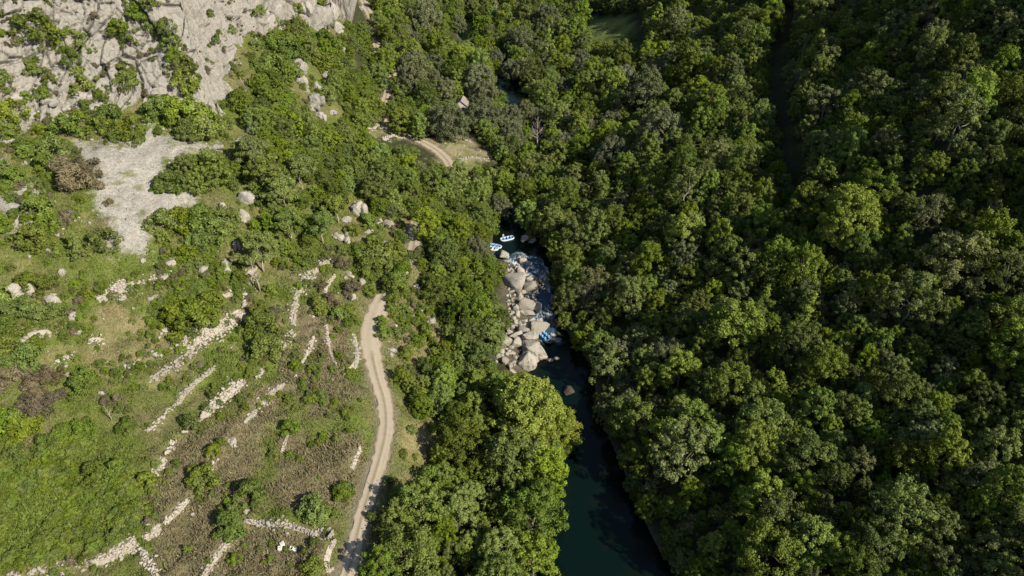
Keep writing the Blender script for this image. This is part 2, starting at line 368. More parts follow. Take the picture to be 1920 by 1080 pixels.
gully = [px_to_tps(u, v) for u, v in [(1500, -60), (1488, 0), (1462, 70), (1452, 130), (1468, 200), (1490, 330), (1440, 430), (1350, 520)]]
def height(x, y, steps=True):
    x = np.asarray(x, float); y = np.asarray(y, float)
    h = tps(x, y)
    dr, _, pr = seg_dist(x, y, rivxy)
    wv = np.interp(pr, np.arange(len(rivw)), rivw); lv = np.interp(pr, np.arange(len(rivz)), rivz)
    droad, _, pd = seg_dist(x, y, [(p[0], p[1]) for p in roadp]); rz = np.interp(pd, np.arange(len(roadz)), roadz)
    n = fbm(x / 14, y / 14, oct=4, seed=3) * 1.3 + fbm(x / 3.2, y / 3.2, oct=3, seed=9) * 0.38
    n = n * sstep(1.5, 5, droad) * sstep(0, 8, dr - wv)
    h = h + n
    rxx = np.interp(y, [p[1] for p in rivp], [p[0] for p in rivp]); flat_ = np.interp(y, [0, 200, 280, 420, 900], [10, 12, 32, 62, 80])
    on = sstep(15, 70, x - rxx - flat_)
    h = h + on * (13.0 * fbm(x / 75, y / 75, oct=2, seed=51) + 4.0 * fbm(x / 26, y / 26, oct=2, seed=52))
    dg, _, _ = seg_dist(x, y, gully); h = h - 7.0 * np.exp(-(dg / 9.0) ** 2) * on
    if steps:
        for pts, w, _ in walls_w:
            d, sd_, pa = seg_dist(x, y, pts); near = d < 14
            if not near.any(): continue
            inside = sstep(0, 0.25, pa) * sstep(0, 0.25, (len(pts) - 1) - pa)
            ax, ay = pts[0]; bx, by = pts[-1]; nx, ny = -(by - ay), (bx - ax)          # uphill is towards -x +y here
            up = 1 if (nx * -0.75 + ny * 0.66) > 0 else -1
            h = h + np.where(near, inside * 0.8 * np.clip(sd_ * up * d / 0.9, -1, 1) * np.exp(-d / 4.0), 0)
    h = h + 230 * sstep(640, 950, y) + 160 * sstep(380, 700, np.abs(x))  # hills at the far end are unseen, added to block sky reflections in the river
    h = h * 1.0 + (rz - h) * (1 - sstep(2.0, 5.5, droad))
    e = dr - wv
    bed = lv - 0.35 - 1.3 * sstep(0, -4, e)
    h = np.where(e < 7, bed + (np.maximum(h, lv + 0.5) - bed) * sstep(-0.8, 7.0, e), np.maximum(h, lv + 0.5))
    return h

# ------------------------------------------------------------------ terrain mesh
def axis(lo, hi, a, b, fine, grow=1.12, mx=18):
    r = list(np.arange(a, b + fine, fine)); s = fine
    while r[-1] < hi: s = min(s * grow, mx); r.append(r[-1] + s)
    s = fine; l = []
    while (l[-1] if l else a) > lo: s = min(s * grow, mx); l.append((l[-1] if l else a) - s)
    return np.array(l[::-1] + r)
gx = axis(-650, 700, -128, 30, 0.62); gy = axis(-160, 950, 48, 200, 0.62, 1.025)
X, Y = np.meshgrid(gx, gy); Z = height(X.ravel(), Y.ravel()).reshape(X.shape)
ny_, nx_ = X.shape
tv = np.c_[X.ravel(), Y.ravel(), Z.ravel()]
ii = np.arange(ny_ * nx_).reshape(ny_, nx_)
tf = np.c_[ii[:-1, :-1].ravel(), ii[:-1, 1:].ravel(), ii[1:, 1:].ravel(), ii[1:, :-1].ravel()]

# ------------------------------------------------------------------ cliff: a sheet standing on its foot line
FOOT = [(-420, 345, 56), (-250, 345, 53), (-110, 325, 51), (0, 292, 49), (90, 252, 47.5), (180, 226, 46.5), (270, 212, 45.5), (350, 214, 44), (405, 222, 42.5), (438, 230, 42), (456, 205, 42.5), (474, 150, 44), (510, 92, 45.5), (560, 84, 43), (610, 88, 39), (640, 80, 36), (654, 50, 36), (668, -10, 38), (690, -80, 40)]
bvht = BVHTree.FromPolygons([tuple(p) for p in tv], [tuple(f) for f in tf.tolist()])
CAMV = Vector((0, 0, CAM_H))
def foot_pt(u, v, z):
    p = bvht.ray_cast(CAMV, ray(u, v).normalized())[0]
    return (p.x, p.y, p.z - 2.5) if p is not None and abs(p.z - z) < 14 else (*unproj(u, v, z), z - 2.5)
fp = smooth_path([foot_pt(*f) for f in FOOT], 40)
fp = np.array(fp); sl = np.r_[0, np.cumsum(np.hypot(np.diff(fp[:, 0]), np.diff(fp[:, 1])))]
vis0, vis1 = sl[int(2.7 * 40)], sl[min(len(sl) - 1, int(16.5 * 40))]; ss = np.r_[np.linspace(0, vis0, 90)[:-1], np.linspace(vis0, vis1, 820), np.linspace(vis1, sl[-1], 40)[1:]]; NS = len(ss)
fx, fy, fz = [np.interp(ss, sl, fp[:, k]) for k in range(3)]
tx = np.gradient(fx, ss); ty = np.gradient(fy, ss); k = 61; ker = np.hanning(k + 2)[1:-1]; ker /= ker.sum()
tx = np.convolve(np.pad(tx, k // 2, mode='edge'), ker, 'valid'); ty = np.convolve(np.pad(ty, k // 2, mode='edge'), ker, 'valid'); L = np.hypot(tx, ty); tx /= L; ty /= L
hx, hy = -ty, tx                                     # uphill (left of the walking direction)
tt = np.r_[np.linspace(0, 46, 250), np.linspace(47, 95, 40), np.linspace(99, 260, 20)]
SS, TT = np.meshgrid(ss, tt)
ang = np.interp(TT, [0, 4, 12, 46, 90, 110, 260], [R(34), R(44), R(64), R(73), R(60), R(15), R(5)])
dt = np.diff(tt, prepend=0)[:, None]
run = np.cumsum(np.cos(ang) * dt, 0); rise = np.cumsum(np.sin(ang) * dt, 0)
q = lambda a: np.broadcast_to(a, SS.shape)
CX = q(fx) + run * q(hx); CY = q(fy) + run * q(hy); CZ = q(fz) + rise
# relief: big slabs, ledges, cracks running down to the right
nxn, nyn, nzn = -q(hx) * np.sin(ang), -q(hy) * np.sin(ang), np.cos(ang)
a_, b_ = SS - 0.42 * TT + 1.2 * vnoise(SS / 9, TT / 9, seed=2), TT + 1.0 * vnoise(SS / 8, TT / 8, seed=6)         # sheared: the beds dip
slab_s = np.interp(8.2 * 40, np.arange(len(fp)), sl)
smoothslab = np.exp(-((SS - slab_s - 0.1 * TT) / 11.0) ** 4) * sstep(2, 9, TT); rough = 1 - 0.86 * smoothslab
d1, d2, cv, ct = cells(a_ / 8.5, b_ / 17.0, None, 5)
e1, e2, ev, et = cells(a_ / 3.0, b_ / 5.5, None, 11)
g1, g2, gv_, gt = cells(a_ / 1.1, b_ / 1.8, None, 19)
disp = 1.0 + (cv - 0.5) * 1.5 + ct * 1.5 - 1.5 * np.exp(-((d2 - d1) / 0.05) ** 2)
disp += rough * ((ev - 0.5) * 1.5 + et * 1.6 - 1.0 * np.exp(-((e2 - e1) / 0.07) ** 2)) + (0.25 + 0.75 * rough) * ((gv_ - 0.5) * 0.55 + gt * 0.65 - 0.30 * np.exp(-((g2 - g1) / 0.10) ** 2))
disp += 0.8 * fbm(a_ / 24, b_ / 28, oct=2, seed=21) + 0.14 * fbm(a_ / 0.7, b_ / 1.2, oct=3, seed=41)
disp -= 0.35 * smoothslab * np.exp(-(np.abs(((SS - 0.2 * TT + 0.6 * vnoise(SS / 3, TT / 5, seed=8)) / 3.7) % 1 - .5) / 0.05) ** 2)          # runnels
disp *= sstep(0, 3.0, TT) * 0.9 + 0.1
CX += nxn * disp; CY += nyn * disp; CZ += nzn * disp
cvv = np.c_[CX.ravel(), CY.ravel(), CZ.ravel()]
jj = np.arange(SS.size).reshape(SS.shape)
cf = np.c_[jj[:-1, :-1].ravel(), jj[:-1, 1:].ravel(), jj[1:, 1:].ravel(), jj[1:, :-1].ravel()]

# everything that carries things, for finding where a line of sight or a plumb line meets it
bvh = BVHTree.FromPolygons([tuple(p) for p in np.r_[tv, cvv]], [tuple(f) for f in tf.tolist()] + [tuple(i + len(tv) for i in f) for f in cf.tolist()])
def hit(u, v, ground=False):
    d = ray(u, v).normalized(); p, n, i, t = (bvht if ground else bvh).ray_cast(CAMV, d)
    if p is None: p = CAMV + d * 400; n = Vector((0, 0, 1))
    return p, n
def drop(x, y, ground=False):
    p, n, i, t = (bvht if ground else bvh).ray_cast(Vector((x, y, 400)), Vector((0, 0, -1)))
    return p.z if p is not None else 0.0
def px_size(p): return (p.y * CP - (p.z - CAM_H) * SP) / FPX      # metres per photo pixel at p

# ------------------------------------------------------------------ ground cover
DRY, GREEN, PALE, SCREE, OLIVE, LITTER, DIRT = (0.142, 0.121, 0.072), (0.092, 0.125, 0.022), (0.195, 0.168, 0.085), (0.285, 0.27, 0.245), (0.104, 0.118, 0.034), (0.042, 0.046, 0.020), (0.185, 0.158, 0.112)
px_u, px_v, px_d = proj(tv[:, 0], tv[:, 1], tv[:, 2])
infront = (px_d > 20)
wob_u = px_u + 22 * fbm(tv[:, 0] / 5, tv[:, 1] / 5, oct=4, seed=71); wob_v = px_v + 22 * fbm(tv[:, 0] / 5, tv[:, 1] / 5, oct=4, seed=72)
col = np.tile(np.array(LITTER), (len(tv), 1)); tall = np.zeros(len(tv)); cover = np.zeros(len(tv))
def paint(mask, c, a=1.0, t=None):
    global col
    m = (np.asarray(mask, float) * infront * a)[:, None]; col = col * (1 - m) + np.array(c) * m
    if t is not None: tall[:] = tall * (1 - m[:, 0]) + t * m[:, 0]
jit = [(9 * fbm(tv[:, 0] / 1.1, tv[:, 1] / 1.1, oct=2, seed=200 + k), 9 * fbm(tv[:, 0] / 1.1, tv[:, 1] / 1.1, oct=2, seed=210 + k)) for k in range(3)]
def poly(pts): return sum(inpoly(wob_u + a * (1 + k), wob_v + b * (1 + k), pts).astype(float) for k, (a, b) in enumerate(jit)) / 3
def blob(u, v, ru, rv=None, rot=0, soft=0.5):
    rv = rv or ru; cu, cvv_ = wob_u - u, wob_v - v; c, s = math.cos(rot), math.sin(rot)
    d = np.hypot((cu * c + cvv_ * s) / ru, (-cu * s + cvv_ * c) / rv); return 1 - sstep(1 - soft, 1.0 + soft * 0.3, d)
OPEN_LEFT = [(-300, 1300), (-300, 100), (640, 0), (655, 200), (690, 330), (790, 400), (800, 520), (860, 620), (860, 680), (800, 740), (830, 790), (820, 880), (740, 930), (700, 1100), (680, 1300)]
paint(poly(OPEN_LEFT), OLIVE, 1, 0.6)
nz = fbm(tv[:, 0] / 7, tv[:, 1] / 7, oct=5, seed=81); nz2 = fbm(tv[:, 0] / 3, tv[:, 1] / 3, oct=4, seed=82)
L_ = poly(OPEN_LEFT)
paint(L_ * sstep(0.0, 0.35, nz), GREEN, 0.8, 0.7); paint(L_ * sstep(0.02, 0.4, -nz), DRY, 0.5, 0.5); paint(L_ * sstep(0.15, 0.5, nz2), PALE, 0.5, 0.3)
# brown fields of the lower terraces
for p in ([(530, 820), (690, 810), (700, 880), (680, 960), (560, 960), (500, 930)], [(560, 720), (690, 720), (700, 790), (600, 800)], [(280, 1000), (440, 930), (470, 980), (600, 1010), (620, 1080), (300, 1090)],
          [(250, 930), (330, 830), (430, 780), (520, 800), (440, 930), (300, 1000)], [(420, 790), (560, 660), (650, 640), (660, 720), (560, 740), (470, 820)], [(540, 610), (640, 560), (660, 640), (590, 690)]):
    paint(poly(p), DRY, 0.85, 0.75)
for u, v, ru, rv, c, a, t in [(120, 930, 190, 130, GREEN, .95, 1.0), (60, 1010, 150, 60, GREEN, .9, 1.0), (350, 585, 75, 55, GREEN, .95, 1.0), (270, 580, 25, 20, GREEN, .8, .7), (660, 770, 40, 30, GREEN, .7, .5),
                            (620, 790, 60, 22, GREEN, .7, .5), (690, 830, 14, 40, GREEN, .8, .6), (550, 975, 28, 16, GREEN, .9, .6), (590, 1060, 26, 22, GREEN, .9, .8), (290, 490, 60, 30, GREEN, .8, .6), (150, 500, 70, 35, GREEN, .6, .5), (540, 470, 60, 30, OLIVE, .8, .5),
                            (230, 600, 70, 22, PALE, .85, .3), (270, 660, 60, 25, PALE, .8, .3), (180, 670, 60, 25, PALE, .5, .3), (100, 660, 50, 18, PALE, .6, .3), (780, 830, 35, 55, PALE, .95, .35), (780, 660, 45, 50, PALE, .55, .35), (755, 600, 35, 40, DRY, .8, .3), (740, 940, 16, 40, PALE, .8, .3),
                            (590, 600, 50, 40, DRY, .7, .4), (740, 440, 25, 30, PALE, .6, .3), (255, 195, 25, 14, PALE, .8, .4), (110, 260, 60, 22, PALE, .5, .3), (480, 590, 40, 20, DRY, .6, .3), (60, 1065, 120, 12, PALE, .7, .2), (240, 1070, 40, 14, OLIVE, .8, .5)]:
    paint(blob(u, v, ru, rv), c, a, t)
# scree fans
SCREES = [[(140, 265), (175, 275), (235, 278), (262, 228), (350, 262), (345, 285), (310, 300), (315, 330), (300, 360), (370, 355), (360, 385), (290, 400), (275, 430), (288, 470), (225, 482), (200, 455), (215, 420), (180, 410), (180, 350), (200, 330), (160, 310)],
          [(0, 345), (75, 350), (60, 390), (40, 420), (25, 440), (0, 400)], [(300, 262), (420, 268), (405, 288), (330, 290)], [(700, 570), (720, 600), (690, 640), (680, 600)]]
for p in SCREES[:3]: paint(poly(p), SCREE, 0.97, 0.0)
for u, v, ru, rv in [(265, 357, 14, 8), (225, 345, 20, 5), (240, 322, 30, 4), (215, 385, 10, 8), (270, 400, 10, 20)]: paint(blob(u, v, ru, rv), OLIVE, .7, .2)
# forest floor patches that show: far meadow, far field and plots
paint(poly([(1100, 22), (1172, 24), (1180, 62), (1135, 70), (1100, 52)]), (0.14, 0.18, 0.05), 0.95, 0.5)
paint(poly([(1110, 75), (1180, 75), (1190, 100), (1120, 95)]), (0.11, 0.135, 0.035), 0.8, 0.5)
paint(poly([(765, 252), (885, 256), (925, 306), (850, 308), (815, 292)]), (0.22, 0.195, 0.115), 0.95, 0.2)
paint(blob(848, 270, 26, 7), GREEN, .8, .3); paint(blob(880, 285, 28, 6), DRY, .8, .3); paint(blob(870, 298, 40, 6), GREEN, .5, .3)
paint(poly([(683, 238), (722, 240), (740, 258), (690, 256)]), (0.20, 0.19, 0.09), 0.95, 0.2)
paint(poly([(728, 90), (760, 95), (748, 120), (728, 115)]), (0.2, 0.17, 0.09), 0.9, 0.3); paint(blob(760, 10, 60, 18), (0.15, 0.15, 0.05), .8, .4); paint(blob(1000, 62, 22, 12), (0.2, 0.17, 0.09), .8, .2)
# road verges and the river's stony bar
xs, ys = tv[:, 0], tv[:, 1]
droad_v, _, _ = seg_dist(xs, ys, [(p[0], p[1]) for p in roadp])
paint((1 - sstep(1.5, 3.2, droad_v + 0.9 * nz2)), DIRT, 0.9, 0.1)
driv_v, _, prv = seg_dist(xs, ys, rivxy); eriv = driv_v - np.interp(prv, np.arange(len(rivw)), rivw)
paint((1 - sstep(0.5, 3.0, eriv)), (0.09, 0.085, 0.06), 0.9, 0.0)
paint(poly([(935, 500), (985, 480), (1020, 520), (1010, 600), (1010, 690), (960, 700), (925, 660), (950, 600)]), (0.085, 0.075, 0.055), 0.9, 0.0)
col *= (1 + 0.22 * fbm(xs / 1.3, ys / 1.3, oct=3, seed=91))[:, None]
g = NT('ground'); P_ = g.pos(); ga = g.attr('cover').outputs['Color']
n1 = g.noise(P_, 1.4, 6, 0.7); n2 = g.noise(g.scalev(P_, (1.0, 0.5, 1.0)), 4.5, 4, 0.7)
gc = g.mix(1.0, ga, g.ramp(n1, [(0.25, 0.62), (0.75, 1.32)]), 'MULTIPLY'); gc = g.mix(1.0, gc, g.ramp(n2, [(0.3, 0.65), (0.7, 1.3)]), 'MULTIPLY')
M['ground'] = g.done(g.principled(gc, 0.95, 0.1, g.bump(g.math('ADD', n1, n2), 0.9, 0.35)))
terrain = struct(mesh_obj('ground', tv, tf, M['ground'], smooth=True, attrs={'cover': ('FLOAT_COLOR', np.c_[col, np.ones(len(col))])}))
cliff = struct(mesh_obj('cliff', cvv, cf, M['rock'], smooth=False))

# ------------------------------------------------------------------ water
wv_, wf_, foam_, flow_ = [], [], [], []
rp = np.array(smooth_path(riv, 22)); rt = np.gradient(rp[:, :2], axis=0); rt /= np.hypot(rt[:, 0], rt[:, 1])[:, None]
NW = 19
for i, p in enumerate(rp):
    slope = abs(rp[min(i + 1, len(rp) - 1), 3] - rp[max(i - 1, 0), 3]) / max(0.3, np.hypot(*(rp[min(i + 1, len(rp) - 1), :2] - rp[max(i - 1, 0), :2])))
    for k in range(NW):
        s_ = (k / (NW - 1) * 2 - 1); o = s_ * (p[2] + 2.2)
        wv_.append((p[0] + rt[i, 1] * o, p[1] - rt[i, 0] * o, p[3])); foam_.append(slope); flow_.append(s_)
wv_ = np.array(wv_); foam_ = np.clip(np.array(foam_) / 0.05, 0, 1)
wu, wvv, _ = proj(wv_[:, 0], wv_[:, 1], wv_[:, 2])
fl_ = np.array(flow_); fn_ = fbm(wv_[:, 0] / 2.5, wv_[:, 1] / 2.5, oct=3, seed=8)
foam_ *= sstep(468, 505, wvv + 14 * fn_) * (1 - sstep(598, 650, wvv + 22 * fn_)) * (1 - sstep(.15, .55, fl_ + .3 * fn_))
foam_ = np.maximum(foam_, 0)
wv_[:, 2] += foam_ * (0.18 * fbm(wv_[:, 0] / 1.2, wv_[:, 1] / 1.2, oct=3, seed=5) + 0.1)
n = len(rp); ii = np.arange(n * NW).reshape(n, NW)
wf_ = np.c_[ii[:-1, :-1].ravel(), ii[1:, :-1].ravel(), ii[1:, 1:].ravel(), ii[:-1, 1:].ravel()][:, ::-1]
m = NT('river_water'); P_ = m.pos(); fo = m.attr('foam').outputs['Fac']; w1 = m.noise(P_, 0.12, 4); w2 = m.noise(P_, 1.8, 4, 0.6, 0.6); w3 = m.noise(P_, 5, 3)
deep = m.mix(m.ramp(w1, [(0.52, 0.0), (0.66, 0.8)]), (0.0012, 0.0058, 0.0042), (0.0050, 0.0062, 0.0032))
st = m.noise(m.scalev(P_, (1.0, 0.28, 1.0)), 1.5, 5, 0.65, 1.2); big = m.noise(P_, 0.22, 3)
white = m.ramp(m.math('ADD', st, m.math('MULTIPLY', m.math('SUBTRACT', big, 0.5), 0.9)), [(0.50, 0.0), (0.66, 1.0)])
rap = m.mix(white, m.mix(w2, (0.012, 0.028, 0.040), (0.030, 0.07, 0.12)), (0.40, 0.40, 0.39))
colw = m.mix(m.ramp(fo, [(0.08, 0.0), (0.35, 1.0)]), deep, rap)
M['water'] = m.done(m.principled(colw, m.math('ADD', 0.10, m.math('MULTIPLY', fo, 0.35)), 0.16, m.bump(m.math('ADD', m.math('MULTIPLY', w2, 0.7), m.math('MULTIPLY', w3, 0.3)), 0.12, 0.25)))
water = struct(mesh_obj('river', wv_, wf_, M['water'], smooth=True, attrs={'foam': ('FLOAT', foam_)}))
WL = lambda y: float(np.interp(y, rp[:, 1], rp[:, 3]))

# ------------------------------------------------------------------ dirt road with wheel tracks
rd = np.array(smooth_path([tuple(p) for p in roadp], 4)); tdir = np.gradient(rd[:, :2], axis=0); tdir /= np.hypot(tdir[:, 0], tdir[:, 1])[:, None]
rv_, rc_ = [], []
prof = [(-1.0, -0.10, 0), (-0.86, 0.03, .35), (-0.62, 0.05, 1), (-0.45, 0.03, 1), (-0.28, 0.04, .95), (-0.12, 0.09, .5), (0, 0.11, .35), (0.12, 0.09, .5), (0.28, 0.04, .95), (0.45, 0.03, 1), (0.62, 0.05, 1), (0.86, 0.03, .35), (1.0, -0.10, 0)]
arc = np.r_[0, np.cumsum(np.hypot(*np.diff(rd[:, :2], axis=0).T))]
for i, p in enumerate(rd):
    _, vv, _ = proj(p[0], p[1], p[2])
    w = float(np.interp(vv, [0, 240, 420, 520, 560, 600, 640, 700, 1100], [2.0, 1.9, 1.8, 1.8, 2.2, 3.2, 2.8, 1.85, 1.6]))
    for s_, dz, tr in prof:
        o = s_ * w * (1 + (0.24 * float(vnoise(np.array(arc[i] / 1.1), np.array(s_ * 3 + 9))) if abs(s_) > .8 else 0))
        rv_.append((p[0] + tdir[i, 1] * o, p[1] - tdir[i, 0] * o, p[2] + dz + 0.05)); 
        wide = float(sstep(550, 580, np.array(vv)) * (1 - sstep(640, 690, np.array(vv)))); rc_.append(max(tr, wide * (abs(s_) < .7)))
rv_ = np.array(rv_); n = len(rd); K = len(prof); ii = np.arange(n * K).reshape(n, K)
rf_ = np.c_[ii[:-1, :-1].ravel(), ii[1:, :-1].ravel(), ii[1:, 1:].ravel(), ii[:-1, 1:].ravel()][:, ::-1]
m = NT('dirt_track'); P_ = m.pos(); tr = m.attr('track').outputs['Fac']; r1 = m.noise(P_, 1.1, 6, 0.65); r2 = m.noise(P_, 7, 4, 0.7)
tc = m.mix(r1, (0.27, 0.225, 0.165), (0.36, 0.31, 0.24)); ed = m.mix(r1, (0.13, 0.11, 0.068), (0.21, 0.18, 0.12))
fac = m.ramp(m.math('ADD', tr, m.math('MULTIPLY', m.math('SUBTRACT', r2, 0.5), 0.9)), [(0.25, 0.0), (0.8, 1.0)])
M['track'] = m.done(m.principled(m.mix(fac, ed, tc), 0.95, 0.1, m.bump(r2, 0.6, 0.12)))
struct(mesh_obj('dirt_road', rv_, rf_, M['track'], smooth=True, attrs={'track': ('FLOAT', np.array(rc_))}))

# ------------------------------------------------------------------ rocks
def ico(sub):
    bm = bmesh.new(); bmesh.ops.create_icosphere(bm, subdivisions=sub, radius=1); bm.verts.ensure_lookup_table()
    v = np.array([q.co[:] for q in bm.verts]); f = np.array([[w.index for w in q.verts] for q in bm.faces]); bm.free(); return v, f
ICO = {k: ico(k) for k in (1, 2, 3, 4, 5)}
def rock_verts(seed, sub=3, dims=(1, 1, 0.7), rough=0.22, facets=9, jag=0.0):
    """an angular block: hull of scattered points, its faces subdivided and weathered"""
    r = np.random.default_rng(seed); n = 9 + facets if sub > 1 else 11
    p = r.normal(size=(n, 3)); p /= np.linalg.norm(p, axis=1)[:, None]; p = np.sign(p) * np.abs(p) ** .8; p *= r.uniform(.82, 1.12, (n, 1))
    bm = bmesh.new(); [bm.verts.new(q) for q in p]; h = bmesh.ops.convex_hull(bm, input=bm.verts)
    bmesh.ops.delete(bm, geom=[g for g in h['geom_interior'] if isinstance(g, bmesh.types.BMVert)], context='VERTS')
    if sub > 1: bmesh.ops.subdivide_edges(bm, edges=bm.edges[:], cuts=2 if sub == 2 else 3 if sub == 3 else 5, use_grid_fill=True)
    bmesh.ops.triangulate(bm, faces=bm.faces[:]); bm.verts.ensure_lookup_table(); bm.verts.index_update()
    v = np.array([q.co[:] for q in bm.verts]); f = np.array([[w.index for w in q.verts] for q in bm.faces]); bm.free()
    if sub > 1:
        o = r.uniform(-50, 50, 3); L_ = np.linalg.norm(v, axis=1)[:, None]; nrm = v / L_; v = v * (1 - .10 * sstep(.95, 1.25, L_))
        n1 = fbm(v[:, 0] * 1.5 + o[0], v[:, 1] * 1.5 + o[1], v[:, 2] * 1.5 + o[2], 4, seed)
        n2 = fbm(v[:, 0] * 4 + o[1], v[:, 1] * 4 + o[2], v[:, 2] * 1.6 + o[0], 3, seed + 5, ridged=True)
        v = v + nrm * (rough * .3 * n1 + (0.05 + jag * 1.6) * n2)[:, None]
    return v * np.array(dims), f
def rock(name, p, w, dep, h, seed, mat, sub=3, rz=None, sink=0.3, **kw):
    v, f = rock_verts(seed, sub, (w / 2, dep / 2, h / 2 * 1.25), **kw)
    if name == 'rock_outcrop':                                        # a jagged cluster of joined blocks
        r_ = np.random.default_rng(seed + 7); V, F = [v * (.8, .8, 1)], [f]; n = len(v)
        for q in range(3):
            v2, f2 = rock_verts(seed * 5 + q, 2, (w / 2 * r_.uniform(.35, .6), dep / 2 * r_.uniform(.35, .6), h / 2 * r_.uniform(.6, 1.1)), rough=.3, jag=.08)
            V.append(v2 + np.array((r_.uniform(-.42, .42) * w, r_.uniform(-.35, .35) * dep, r_.uniform(-.25, .12) * h))); F.append(f2 + n); n += len(v2)
        v, f = np.concatenate(V), np.concatenate(F)
    o = mesh_obj(name, v, f, mat); o.location = (p[0], p[1], p[2] + h * (0.5 - sink)); o.rotation_euler[2] = rz if rz is not None else seed * 1.7
    return o
# boulders of the rapid: centre, width, height in photo pixels
BOULD = [(965, 527, 41, 30), (993, 540, 25, 21), (994, 523, 17, 12), (975, 506, 14, 14), (943, 481, 18, 17), (976, 555, 16, 13), (985, 571, 29, 22), (1000, 561, 12, 15), (1007, 576, 14, 16), (967, 578, 13, 13), (970, 588, 11, 10),
         (992, 588, 24, 13), (963, 596, 9, 9), (967, 603, 8, 8), (983, 600, 11, 10), (975, 606, 10, 9), (989, 608, 10, 8), (997, 599, 12, 8), (1010, 613, 29, 26), (982, 619, 20, 18), (968, 628, 20, 15), (950, 640, 27, 22), (969, 642, 17, 17),
         (992, 634, 24, 26), (996, 653, 32, 30), (1014, 655, 22, 28), (990, 675, 29, 26), (1016, 671, 17, 10), (1030, 682, 11, 6), (1042, 680, 11, 5), (936, 642, 8, 8), (928, 660, 9, 9), (934, 662, 9, 9), (941, 658, 9, 9), (936, 669, 10, 9),
         (945, 676, 13, 12), (954, 685, 12, 12), (931, 677, 7, 7), (962, 694, 12, 7), (955, 622, 10, 9), (960, 613, 9, 8), (1005, 548, 10, 9), (980, 492, 14, 12), (972, 488, 10, 9), (990, 498, 11, 8), (1018, 518, 9, 8), (960, 545, 11, 9), (957, 610, 8, 7), (1000, 620, 10, 8), (1004, 628, 10, 9), (978, 585, 8, 7), (958, 652, 10, 8)]
_r = random.Random(3); BAR = [(945, 505), (985, 490), (1008, 530), (1003, 600), (1008, 680), (965, 692), (930, 665), (955, 600)]
while len(BOULD) < 125:
    u, v = _r.uniform(925, 1012), _r.uniform(490, 692); w = _r.uniform(4, 9)
    if inpoly(np.array([u]), np.array([v]), BAR)[0] and all((u - b[0]) ** 2 + (v - b[1]) ** 2 > (b[2] * .36 + w * .3) ** 2 for b in BOULD): BOULD.append((u, v, w, w * .8))
bl = {18: 'rounded pale boulder at the foot of the rapid beside the blue raft', 0: 'largest blocky flat topped boulder at the head of the rapid', 24: 'big fluted grey rock slab reaching the deep pool', 25: 'steep fluted slab falling into the deep pool', 26: 'low fluted slab jutting into the deep pool', 28: 'small pale stone alone in the deep pool', 29: 'second small pale stone alone in the deep pool', 6: 'broad boulder in the middle of the rapid'}
for i, (u, v, w, h) in enumerate(BOULD):
    p, _ = hit(u, v + h * 0.30, True); k = px_size(p); p.z = max(p.z, WL(p.y) - 0.1)
    W_, H_ = w * k * 1.42, h * k * 1.28
    o = rock('boulder', p, W_, H_ * 1.15, H_ * 0.95, 100 + i, M['boulder'], 4 if w > 20 else 3 if w > 9 else 2, rz=random.uniform(-.4, .4), sink=0.28, jag=0.07 if i in (21, 23, 24, 25, 26) else 0.02, facets=4 if w > 12 else 2, rough=.16)
    if i in bl: tag(o, bl[i], 'boulder')
    elif w > 13: tag(o, 'pale limestone boulder as big as a raft lying in the rapid', 'boulder', 'large boulders of the rapid')
    elif v > 640 and u < 965: tag(o, 'small pale boulder in the string of stones at the tree covered bank', 'boulder', 'stones strung along the bank')
    else: tag(o, 'small pale boulder wedged between larger ones in the rapid', 'boulder', 'small boulders of the rapid')
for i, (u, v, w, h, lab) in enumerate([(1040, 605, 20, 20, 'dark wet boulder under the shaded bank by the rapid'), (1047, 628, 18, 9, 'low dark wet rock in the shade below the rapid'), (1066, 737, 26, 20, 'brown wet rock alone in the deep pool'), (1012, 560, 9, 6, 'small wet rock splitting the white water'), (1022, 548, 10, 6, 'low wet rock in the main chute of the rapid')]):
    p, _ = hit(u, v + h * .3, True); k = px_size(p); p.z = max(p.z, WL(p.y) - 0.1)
    tag(rock('boulder', p, w * k, h * k * 1.1, h * k * .6, 300 + i, M['wetshaderock'], 3), lab, 'boulder')
